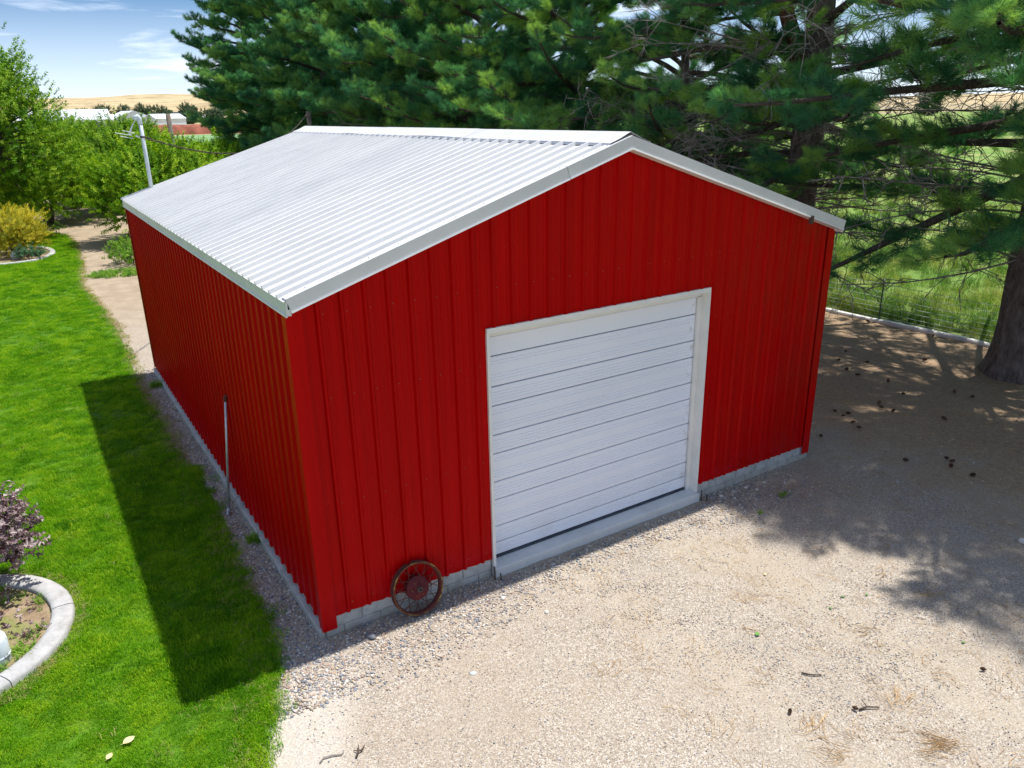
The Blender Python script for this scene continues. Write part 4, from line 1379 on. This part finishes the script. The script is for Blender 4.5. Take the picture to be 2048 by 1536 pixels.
# grass patch and weeds on the bare soil
def weed(x, y, n, rad, label, name='weed_clump', s=1.0, cat='weed', group=None):
    t = empty(name, (x, y, 0.008), label, cat, group)
    a = rg.uniform(0, 6.28, n); q = rad*np.sqrt(rg.random(n))
    rot = np.stack([rg.normal(0, .3, n), rg.normal(0, .3, n), rg.uniform(0, 6.28, n)], 1)
    scatter('blades', np.stack([q*np.cos(a), q*np.sin(a)*.7, np.zeros(n)], 1), rot, rg.uniform(.6, 1.2, n)*s, WEED_B, t)
weed(0.75, 22.6, 170, 1.05, 'patch of green grass growing on bare soil behind the barn', 'grass_patch', 1.0, 'grass')
weed(-0.14, 9.30, 10, .12, 'green weed in gravel near the rear corner of the long wall')
weed(-0.10, 2.30, 10, .12, 'green weed in gravel against the long wall past the leaning pipe', s=.9)
weed(6.25, -0.62, 4, .05, 'tiny green weed on bare soil in front of the barn corner', s=.5)
weed(5.62, -0.75, 3, .04, 'tiny green weed in gravel in front of the door jamb', s=.45)

# ------------------------------------------------------------------ flower bed edgings
def edging(name, poly, width, z, nseg, label, soilname, i0=0):
    t = empty(name, (poly[0][0], poly[0][1], 0), label, 'edging')
    n = len(poly)
    cx_ = sum(p[0] for p in poly)/n; cy_ = sum(p[1] for p in poly)/n
    inner = []
    for i in range(n):
        x0, y0 = poly[i-1]; x1, y1 = poly[(i+1) % n]
        d = Vector((x1-x0, y1-y0)).normalized()
        inner.append((poly[i][0]-d.y*width, poly[i][1]+d.x*width))
    per = n//nseg
    for s in range(nseg):
        m = MB()
        idx = [(s*per+k) % n for k in range(per+1)]
        prof_n = 7
        for c, k in enumerate(idx):
            o, q = Vector(poly[k]), Vector(inner[k])
            if c in (0, per):          # recessed joint between lengths
                k2 = idx[1] if c == 0 else idx[-2]
                f = .035
                o = o.lerp(Vector(poly[k2]), f); q = q.lerp(Vector(inner[k2]), f)
            for u_, h_ in ((0, -.1), (0, .72), (.08, .93), (.3, 1.0), (.72, 1.0), (.93, .93), (1, .72), (1, -.1)):
                p = o.lerp(q, u_)
                m.v.append((p.x-poly[0][0], p.y-poly[0][1], z*h_))
        for c in range(per):
            for e in range(7):
                a = c*8+e
                m.f.append((a, a+8, a+9, a+1))
        m.f += [tuple(range(8)), tuple(per*8+k for k in range(7, -1, -1))]
        o = m.build('edging_length', MT['edging_concrete'], t); weld_auto(o, 50)
    me = bpy.data.meshes.new(soilname)
    me.from_pydata([(x, y, .045) for x, y in inner], [], [tuple(range(n))])
    me.materials.append(MT['bed_soil'])
    tag(link(soilname, me), kind='structure')
    return inner
m = Mat('bed_soil', 0.95, 0.2)
c = m.ramp(m.noise(6, 6, .7), [(0.3, (0.15, 0.10, 0.06)), (0.5, (0.30, 0.22, 0.14)), (0.7, (0.36, 0.28, 0.18))])
c = m.mix(m.ramp(m.noise(3.1, 4), [(0.5, 0.0), (0.65, 0.7)]), c, (0.16, 0.22, 0.04))
m.color(c); m.bump(m.noise(30, 5), .8, .03); MT['bed_soil'] = m.m
IN1 = edging('bed_edging', BED1, 0.215, 0.105, 6, 'curved pale concrete edging of the bed with the purple shrub', 'near_bed_soil')
IN2 = edging('bed_edging', BED2, 0.20, 0.10, 6, 'curved pale concrete edging of the bed with the golden shrub', 'far_bed_soil')
# weeds in the near bed
x, y = scatter_in(IN1, (), 420, (-4.4, -2.1, .6, 3.3))
k = vnoise(x, y, 1.6, 3.0) > -.05
x, y = x[k], y[k]; n = len(x)
rot = np.stack([rg.normal(0, .4, n), rg.normal(0, .4, n), rg.uniform(0, 6.28, n)], 1)
g = scatter('bed_weeds', np.stack([x, y, np.full(n, .045)], 1), rot, rg.uniform(.35, .8, n), WEED_B)
tag(g, 'sparse green weeds on the soil of the near bed', 'weeds', kind='stuff')
# fallen purple leaves
x, y = scatter_in(IN1, (), 260, (-4.0, -2.1, 1.6, 3.3)); n = len(x)
g = scatter('fallen_leaves', np.stack([x, y, np.full(n, .06)], 1), np.stack([rg.uniform(0, 3, n), rg.uniform(0, 3, n), rg.uniform(0, 6, n)], 1), rg.uniform(.4, .9, n), SPR['purple'])
tag(g, 'fallen dark purple leaves on the soil below the purple shrub', 'leaves', kind='stuff')

# painted can in the near bed
can = empty('painted_can', (-2.84, 1.40, .045), 'white and pale blue painted metal can on the near bed', 'can')
mm = MB(); mm.lathe([(0, 0), (.125, 0), (.130, .012), (.130, .24), (.122, .275), (.09, .315), (.085, .33)], 28); o = mm.build('body', MT['can_paint'], can); weld_auto(o, 35)
mm = MB(); mm.lathe([(.085, .328), (.098, .336), (.10, .35), (.09, .358), (.07, .36), (0, .362)], 28); o = mm.build('lid', MT['can_paint'], can); weld_auto(o, 35)
mm = MB(); mm.lathe([(.130, .07), (.134, .075), (.134, .085), (.130, .09)], 28); mm.build('hoop', MT['can_paint'], can)

# rock in the far bed and loose stones on the gravel
def stone_mesh(seed, sx_, sy_, sz_):
    r = random.Random(seed)
    m = MB()
    nu, nv = 9, 6
    for j in range(nv+1):
        ph = math.pi*j/nv
        for i in range(nu):
            a = 2*math.pi*i/nu
            d = Vector((math.sin(ph)*math.cos(a), math.sin(ph)*math.sin(a), math.cos(ph)))
            k = 1+.28*mnoise.noise(d*1.7+Vector((seed*3.1, 0, 0)))
            m.v.append((d.x*k*sx_, d.y*k*sy_, d.z*k*sz_+sz_*.75))
    for j in range(nv):
        for i in range(nu):
            q = (i+1) % nu
            m.f.append((j*nu+i, (j+1)*nu+i, (j+1)*nu+q, j*nu+q))
    return m.mesh('stone')
def stone(name, loc, seed, s, mat, label, group=None):
    me = stone_mesh(seed, *s); me.materials.append(MT[mat])
    o = link(name, me, None, loc)
    o.rotation_euler = (0, 0, seed*1.3)
    return tag(o, label, 'stone', group)
simple('grey_stone', (0.13, 0.14, 0.16), (0.21, 0.22, 0.25), 14, 0.85, 0.3)
simple('pale_stone', (0.55, 0.52, 0.47), (0.70, 0.67, 0.62), 14, 0.85, 0.3)
simple('blue_stone', (0.40, 0.46, 0.48), (0.52, 0.57, 0.58), 14, 0.85, 0.2)
simple('rock', (0.36, 0.33, 0.33), (0.50, 0.47, 0.46), 5, 0.9, 0.5)
stone('rock', (-2.15, 28.1, .04), 3, (.26, .2, .2), 'rock', 'pinkish grey rock at the foot of the golden shrub')
stone('stone', (0.38, -0.26, 0), 4, (.055, .04, .028), 'grey_stone', 'dark grey flat stone near the barn corner below the wheel')
stone('stone', (1.84, -0.46, 0), 5, (.03, .024, .018), 'pale_stone', 'rounded white stone between the wheel and the sill end')
stone('stone', (2.10, -0.92, 0), 6, (.03, .024, .012), 'pale_stone', 'pale flat stone on gravel in front of the sill')
stone('stone', (0.98, -1.30, 0), 7, (.035, .028, .010), 'blue_stone', 'blue grey flat stone on soil in front of the wheel')
stone('stone', (7.64, -3.02, 0), 8, (.05, .045, .035), 'pale_stone', 'lone white stone on the shaded drive')
for x, y, s in ((5.55, -.16, .030), (5.78, -.17, .026), (6.02, -.18, .030), (6.10, -.30, .024), (5.66, -.30, .022), (6.35, -.22, .026)):
    stone('stone', (x, y, 0), int(x*10), (s, s*.8, s*.55), 'pale_stone', 'pale pebble in the scatter below the blocks right of the door', 'pebbles below the blocks')

# ------------------------------------------------------------------ gravel: pebbles lying on the yard
def yard_h(x, y):
    return np.array([-0.012 + 0.024*(0.5+0.5*mnoise.noise(Vector((a*1.3, b*1.3, 0.3)))) + 0.024*.35*mnoise.noise(Vector((a*4.1, b*4.1, 4.3))) for a, b in zip(x, y)])
def pebbles(n, box, dens, smin, smax):
    x = rg.uniform(box[0], box[1], n); y = rg.uniform(box[2], box[3], n)
    k = rg.random(n) < dens(x, y)
    return x[k], y[k], rg.uniform(smin, smax, k.sum())
X, Y, S = [], [], []
def addp(t): X.append(t[0]); Y.append(t[1]); S.append(t[2])
ledge = lambda y: np.interp(y, [p[1] for p in LE], [p[0] for p in LE])
addp(pebbles(15000, (-.75, 0, -.9, 10.6), lambda x, y: np.where(x > ledge(y)-.02, np.clip(1.0-.04*y, .45, 1), 0), .006, .021))
fr = lambda x, y: np.clip(1.15 - np.abs(y+.15)/(.62+.25*np.sin(x*1.1+1.0)), 0, 1)
addp(pebbles(26000, (-.5, 7.0, -1.6, -.02), lambda x, y: fr(x, y)*np.where(x > 5.4, np.clip(1-(x-5.4)/1.3, .08, 1), 1)*np.where((x > 1.9) & (x < 5.25) & (y > -.13), 0, 1), .006, .019))
gn = lambda x, y: np.clip((vnoise(x, y, .55, 7.7)+.2)*1.1, .16, .85)
addp(pebbles(110000, (-.6, 8.0, -5.6, -.4), lambda x, y: gn(x, y)*np.where(x > ledge(y)+.35, 1, 0), .0035, .010))
addp(pebbles(3000, (7.6, 14, -6, 6), lambda x, y: np.full(len(x), .6), .006, .015))
x = np.concatenate(X); y = np.concatenate(Y); s = np.concatenate(S); n = len(x)
zz = yard_h(x, y)
rot = np.stack([rg.normal(0, .3, n), rg.normal(0, .3, n), rg.uniform(0, 6.28, n)], 1)
g = scatter('gravel', np.stack([x, y, zz+s*.2], 1), rot, s, PEB)
tag(g, 'mixed grey, tan and white gravel lying on the yard', 'gravel', kind='stuff')
print('pebbles', n)

# ------------------------------------------------------------------ pine cones, needles, sticks and leaves on the yard
simple('cone_scale', (0.075, 0.036, 0.022), (0.17, 0.088, 0.052), 30, 0.9)
def cone_mesh():
    m = MB()
    for j in range(9):
        t = j/8
        rr = .034*math.sin(math.pi*(.12+.80*t))**.8
        for k in range(8):
            a = 2*math.pi*(k+.5*(j % 2))/8
            c, s_ = math.cos(a), math.sin(a)
            z = .10*t
            p0 = (rr*.45*c, rr*.45*s_, z); b = len(m.v)
            w = .011
            m.v += [p0, (rr*.9*c - w*s_, rr*.9*s_ + w*c, z+.008), (rr*1.15*c, rr*1.15*s_, z+.014), (rr*.9*c + w*s_, rr*.9*s_ - w*c, z+.008)]
            m.f.append((b, b+1, b+2, b+3))
    m.tube([(0, 0, 0), (0, 0, .05), (0, 0, .105)], [.014, .024, .006], 6)
    me = m.mesh('pine_cone'); me.materials.append(MT['cone_scale']); return me
CM = cone_mesh()
cones = [(9.46,0.84),(9.52,0.71),(9.34,0.67),(9.22,0.41),(9.16,0.16),(8.38,0.36),(10.33,0.63),(10.26,0.48),(11.16,0.72),(11.98,0.2),(12.05,-0.1),(10.61,-0.44),
         (9.16,-1.21),(9.07,-1.33),(8.97,-1.43),(8.96,-1.77),(11.61,2.15),(11.42,1.83),(11.99,2.6),(12.27,2.19),(13.32,1.6),(11.53,1.19),(15.12,3.98),(15.18,2.46),(12.6,2.9),(10.2,.3),(8.6,-.9)]
for i, (x, y) in enumerate(cones):
    o = link('pine_cone', CM, None, (x, y, .035))
    o.rotation_euler = (R_(80+random.uniform(-12, 12)), random.uniform(-.3, .3), random.uniform(0, 6.28))
    k = random.uniform(.6, .95); o.scale = (k, k, k)
    lab = 'dark brown pine cone on the shaded soil between barn and pines'
    if i in (22, 23): lab = 'brown pine cone lying against the white edging strip'
    if i in (12, 13, 14): lab = 'one of three pine cones lying close together on the drive'
    if i in (0, 1, 2): lab = 'one of three pine cones huddled beside the barn corner'
    tag(o, lab, 'pine cone', 'pine cones under the trees')
for i, (x, y) in enumerate(((3.55, -3.55), (3.02, -3.30), (5.0, -3.95))):
    o = link('pine_cone', CM, None, (x, y, .02))
    o.rotation_euler = (R_(75), .2, i*2.0); o.scale = (.5, .5, .5)
    tag(o, 'small brown pine cone on the sunny gravel', 'pine cone', 'small cones on the gravel')
simple('straw', (0.42, 0.25, 0.10), (0.58, 0.40, 0.20), 9, 0.85)
def straw(x, y, n, ln, ang, label):
    r = random.Random(int(x*100))
    m = MB()
    for k in range(n):
        a = ang + r.gauss(0, .5)
        p = Vector((r.gauss(0, .09), r.gauss(0, .06), .012 + r.random()*.012))
        q = p + Vector((math.cos(a), math.sin(a), r.uniform(-.03, .05)))*ln*r.uniform(.5, 1.1)
        q.z = max(.008, q.z)
        m.tube([p, p.lerp(q, .5)+Vector((r.gauss(0, .008), r.gauss(0, .008), .006)), q], [.0022, .002, .0012], 3, False)
    o = m.build('pine_straw', MT['straw']); o.location = (x, y, 0)
    tag(o, label, 'needles', 'clumps of fallen needles')
straw(3.84, -4.25, 60, .2, 2.2, 'largest clump of dry orange pine needles on the sunny gravel')
straw(3.98, -3.74, 34, .18, .4, 'clump of dry pine needles beside a dark twig on gravel')
for x, y, n, a in ((3.10, -3.50, 24, 1.0), (3.05, -3.78, 22, 2.0), (5.72, -3.0, 26, .2), (3.2, -2.9, 12, 1.6), (4.6, -3.0, 14, 2.6), (2.4, -3.1, 12, .7)):
    straw(x, y, n, .16, a, 'thin clump of dry pine needles on the gravel')
# loose needles everywhere near the pines
n = 650
x = np.concatenate([rg.uniform(2, 8, n//3), rg.uniform(8.5, 15, n-n//3)]); y = np.concatenate([rg.uniform(-5, -.4, n//3), rg.uniform(-6, 9, n-n//3)])
m = MB()
for k in range(6):
    a = rs.uniform(0, 6.28); p = Vector((rs.normal(0, .05), rs.normal(0, .05), .008)); q = p + Vector((math.cos(a), math.sin(a), .02))*rs.uniform(.08, .17)
    m.tube([p, q], [.0022, .0015], 3, False)
nd = source('loose_needle_shape', m, MT['straw'])
g = scatter('needle_litter', np.stack([x, y, yard_h(x, y)+.004], 1), np.stack([np.zeros(n), np.zeros(n), rg.uniform(0, 6.28, n)], 1), rg.uniform(.6, 1.1, n), [nd])
tag(g, 'loose dry pine needles littering the yard below the pines', 'needles', kind='stuff')

def stick(pts, r0, mat, label, name='stick', side=()):
    b = Vector(pts[0])
    t = MB()
    t.tube([Vector(p)-b for p in pts], [r0*(1-.35*k/(len(pts)-1)) for k in range(len(pts))], 6)
    for a, c in side:
        t.tube([Vector(a)-b, Vector(c)-b], [r0*.6, r0*.35], 5)
    o = t.build(name, MT[mat], None, True); o.location = b
    tag(o, label, 'stick', 'sticks on the yard')
stick([(-0.60, -1.53, .014), (-.56, -1.50, .024), (-.49, -1.515, .022), (-.42, -1.545, .018), (-.395, -1.53, .022)], .008, 'dead_twig', 'bent pale grey stick lying near the lawn edge')
stick([(3.55, -3.02, .012), (3.60, -3.09, .016), (3.68, -3.14, .012)], .008, 'dark_iron', 'curved dark twig on the sunny gravel')
stick([(3.58, -3.60, .012), (3.66, -3.62, .018), (3.75, -3.68, .012)], .009, 'dark_iron', 'dark twig at the end of a needle clump', side=(((3.66, -3.62, .018), (3.68, -3.56, .03)),))
stick([(-.33, -1.64, .012), (-.29, -1.60, .03), (-.25, -1.60, .02)], .010, 'dark_iron', 'clump of dark twigs beside the bent grey stick', 'twig_clump', side=(((-.29, -1.6, .03), (-.27, -1.54, .03)), ((-.29, -1.6, .03), (-.32, -1.56, .015)), ((-.27, -1.6, .02), (-.22, -1.56, .02))))
stick([(11.0, -.85, .015), (11.2, -.95, .02)], .015, 'pale_wood', 'short pale stick on the shaded drive')
simple('green_leaf', (0.08, 0.21, 0.04), (0.12, 0.28, 0.06), 20, .5)
simple('dry_leaf', (0.55, 0.47, 0.22), (0.66, 0.58, 0.32), 20, .6)
def leaf(x, y, z, s, rz, mat, label, group=None):
    m = MB()
    N_ = 6
    for i in range(N_+1):
        t = i/N_
        w = .32*math.sin(math.pi*min(1, t*1.02))**.8 + .005
        x0 = (t-.5)
        m.v += [(x0, -w*.9, .10*w+.06*t*t), (x0, 0, .06*t*t), (x0, w, .14*w+.06*t*t)]
    for i in range(N_):
        for k in range(2):
            a = i*3+k
            m.f.append((a, a+3, a+4, a+1))
    m.tube([(-.5, 0, 0), (-.75, .03, .03)], [.02, .012], 4)
    o = m.build('fallen_leaf', MT[mat], None, True)
    o.location = (x, y, z); o.scale = (s, s, s); o.rotation_euler = (.1, .15, rz)
    tag(o, label, 'leaf', group)
leaf(3.65, -2.41, .016, .075, .4, 'green_leaf', 'largest green leaf lying on the sunny gravel')
for x, y, a in ((4.62, -2.55, 1.0), (4.90, -2.50, 2.0), (5.15, -2.62, .3), (5.22, -3.62, 2.5)):
    leaf(x, y, .016, .045, a, 'green_leaf', 'small green leaf on gravel at the edge of the pine shade', 'small leaves by the shade')
leaf(4.55, -1.75, .016, .05, .7, 'dry_leaf', 'small yellow leaf on gravel in front of the door')
leaf(-1.89, -0.43, .055, .11, .5, 'dry_leaf', 'broad tan dry leaf lying on the lawn')
leaf(-2.05, -0.53, .055, .08, 1.0, 'dry_leaf', 'narrow pale leaf on the lawn next to the broad tan one')

# ------------------------------------------------------------------ white edging and wire fence
edg = empty('white_edging', (15.4, 3.0, 0), 'low white edging strip along the foot of the wire fence', 'edging')
y = -6.0
random.seed(5)
while y < 16:
    ln = random.uniform(1.05, 1.3)
    x = 15.38 + .05*math.sin(y*.9)
    x1 = 15.38 + .05*math.sin((y+ln)*.9)
    m = MB()
    pr = [(-.06, -.08), (-.06, .05), (-.045, .075), (.045, .085), (.06, .06), (.06, -.08)]
    for yy, xx in ((y, x), (y+ln*.5, (x+x1)/2+random.uniform(-.015, .015)), (y+ln-.018, x1)):
        dz = random.uniform(-.012, .012)
        for a, b in pr: m.v.append((xx+a-15.4, yy-3.0, b+dz))
    n = len(pr)
    for i in range(2):
        for k in range(n):
            a, b = i*n+k, i*n+(k+1) % n
            m.f.append((a, a+n, b+n, b))
    m.f += [tuple(range(n)), tuple(2*n+k for k in range(n-1, -1, -1))]
    m.build('edging_length', MT['white_edging'], edg)
    y += ln
fence = empty('wire_fence', (15.68, 4.1, 0), 'low green wire mesh fence on thin steel posts before the meadow', 'fence')
F0, F1 = -8.0, 20.0
y = 4.1 - 3.4*3
while y < F1:
    m = MB()
    yy = y-4.1
    m.box(-.018, .018, yy-.003, yy+.003, -.3, 1.02); m.box(-.003, .003, yy+.003, yy+.026, -.3, 1.02)
    p = m.build('fence_post', MT['post_green'], fence)
    m = MB(); m.tube([(-.03, yy-.03, .97), (0, yy, 1.0), (.0, yy+.05, .96)], .008, 5); m.build('clip', MT['galvanised'], p)
    y += 3.4
for z in (.06, .17, .28, .40, .53, .68, .86):
    m = MB()
    pts = [(0.022, F0-4.1 + (F1-F0)*i/40, z + .012*math.sin(i*.9+z*20)) for i in range(41)]
    m.tube(pts, .006, 4, False)
    m.build('line_wire', MT['wire_green'], fence)
m = MB()
yy = F0
while yy < F1:
    m.tube([(.026, yy-4.1, .04), (.026, yy-4.1, .86)], .0028, 3, False); yy += .17
m.build('stay_wires', MT['wire_green'], fence)['kind'] = 'stuff'

# ------------------------------------------------------------------ far farm
simple('far_white', (0.62, 0.66, 0.72), (0.74, 0.77, 0.82), .2, .6)
simple('far_roof', (0.66, 0.69, 0.74), (0.76, 0.78, 0.82), .2, .5)
simple('far_grey', (0.40, 0.43, 0.48), (0.5, 0.53, 0.57), .2, .7)
simple('far_dark', (0.10, 0.11, 0.15), (0.15, 0.16, 0.2), .2, .7)
simple('red_earth', (0.20, 0.055, 0.030), (0.32, 0.11, 0.065), .35, .95, .3)
def far_barn(x, y, w, l, hw, hr, rz, label, wm='far_white', rm='far_roof', openings=(), side=0):
    t = empty('farm_building', (x, y, 0), label, 'building', None, rz)
    m = MB()
    a, b = w/2, l/2
    m.v = [(-a,-b,0),(a,-b,0),(a,b,0),(-a,b,0),(-a,-b,hw),(a,-b,hw),(a,b,hw),(-a,b,hw),(0,-b,hr),(0,b,hr)]
    m.f = [(0,1,5,8,4),(2,3,7,9,6),(1,2,6,5),(3,0,4,7)]
    m.build('wall', MT[wm], t)
    for s in (-1, 1):
        m = MB()
        e = .4
        sl = (hr-hw)/a
        vs = [(s*(a+e), -b-e, hw-sl*e+.05), (0, -b-e, hr+.05), (0, b+e, hr+.05), (s*(a+e), b+e, hw-sl*e+.05)]
        m.v = vs + [(p[0], p[1], p[2]+.25) for p in vs]
        m.f = [(0,1,2,3),(7,6,5,4),(0,4,5,1),(1,5,6,2),(2,6,7,3),(3,7,4,0)]
        m.build('roof', MT[rm], t)
    for (x0, x1, z0, z1) in openings:
        bx('door', MT['far_dark'], t, x0, x1, -b-.1, -b+.1, z0, z1)
    for k in range(side):
        yc = -b + l*(k+.5)/side
        bx('side_door', MT['far_dark'], t, -a-.12, -a+.1, yc-l*.22/side, yc+l*.22/side, .2, hw*.72)
    return t
far_barn(69.5, 560, 20, 30, 5.2, 9.0, R_(6), 'large pale grey gabled barn far beyond the fruit trees', openings=((-3, 3, 0, 4),))
far_barn(88.5, 545, 12, 22, 4.2, 6.8, R_(-62), 'smaller white roofed barn beside the large gabled one far away', rm='far_white')
far_barn(22, 545, 16, 46, 4.5, 7.6, R_(84), 'long white roofed shed far behind the orchard', rm='far_white', side=6)
far_barn(47, 545, 16, 24, 4.2, 7.0, R_(88), 'pale blue grey shed beside the long white one', side=4)
far_barn(31, 600, 22, 62, 7.5, 10.6, R_(87), 'tallest long shed with dark open side far away', rm='far_white', side=5)
bx_ = far_barn(150, 860, 16, 24, 6, 9.5, R_(70), 'dark roofed house among the far trees', 'far_grey', 'far_dark')
far_barn(187, 900, 8, 10, 4, 6, R_(70), 'tiny white shed below the tan hills', rm='far_white')
bank = MB()
vs = []
for i in range(61):
    x = 33 + 42*i/60
    for u_, h_ in ((0, 0), (.25, .7), (.5, 1), (.75, .75), (1, 0)):
        vs.append((x, 250 + 6*u_ + .6*math.sin(x), h_*(2.9+.35*mnoise.noise(Vector((x*.5, u_, 0)))) + (0 if h_ else -.1)))
bank.v = vs
bank.f = [(i*5+k, (i+1)*5+k, (i+1)*5+k+1, i*5+k+1) for i in range(60) for k in range(4)]
o = bank.build('earth_bank', MT['red_earth'], None, True)
tag(o, 'long reddish brown bank of earth beyond the green field', 'bank')
def far_tree(x, y, r, h, seed, label):
    t = empty('far_tree', (x, y, 0), label, 'tree', 'trees on the far farm')
    rn = np.random.default_rng(seed)
    m = MB(); m.tube([(0, 0, -.2), (0, 0, h*.6)], [.35, .15], 6); m.build('trunk', MT['fruit_bark'], t)
    n = 240
    d = rn.normal(size=(n, 3)); d /= np.linalg.norm(d, axis=1, keepdims=True); q = rn.random(n)**.4
    p = np.stack([d[:, 0]*q*r, d[:, 1]*q*r, h*.52 + d[:, 2]*q*h*.46], 1)
    scatter('crown', p, dir_euler(d + np.array([0, 0, .5]), rn), rn.uniform(.7, 1.4, n), SPR['far'], t)
fx = [72, 79, 87, 93, 99, 104, 110, 117, 123, 131, 138, 145, 152, 159, 166, 172, 178, 64, 56]
for i, x in enumerate(fx):
    far_tree(x, 760 + 40*math.sin(i*2.3), 6.5+2.0*math.sin(i*1.9), 13.5+3.5*math.sin(i*1.3), 200+i, 'rounded dark green tree in the line before the tan hills')
for i, (x, y, h) in enumerate(((176, 640, 9), (170, 655, 7), (112, 600, 6))):
    far_tree(x, y, 5, h, 300+i, 'dark green tree near the farm sheds and red bank')
# trees and a low hedge line beyond the meadow
for i in range(14):
    far_tree(300+30*math.sin(i*1.7), 330-38*i, 5+1.5*math.sin(i), 8+2*math.sin(i*2.1), 400+i, 'dark green tree at the far side of the meadow')

sc_tri = sum(len(o.data.polygons)*2 for o in scene.objects if o.type == 'MESH')
print('objects', len(scene.objects), 'approx tris', sc_tri)
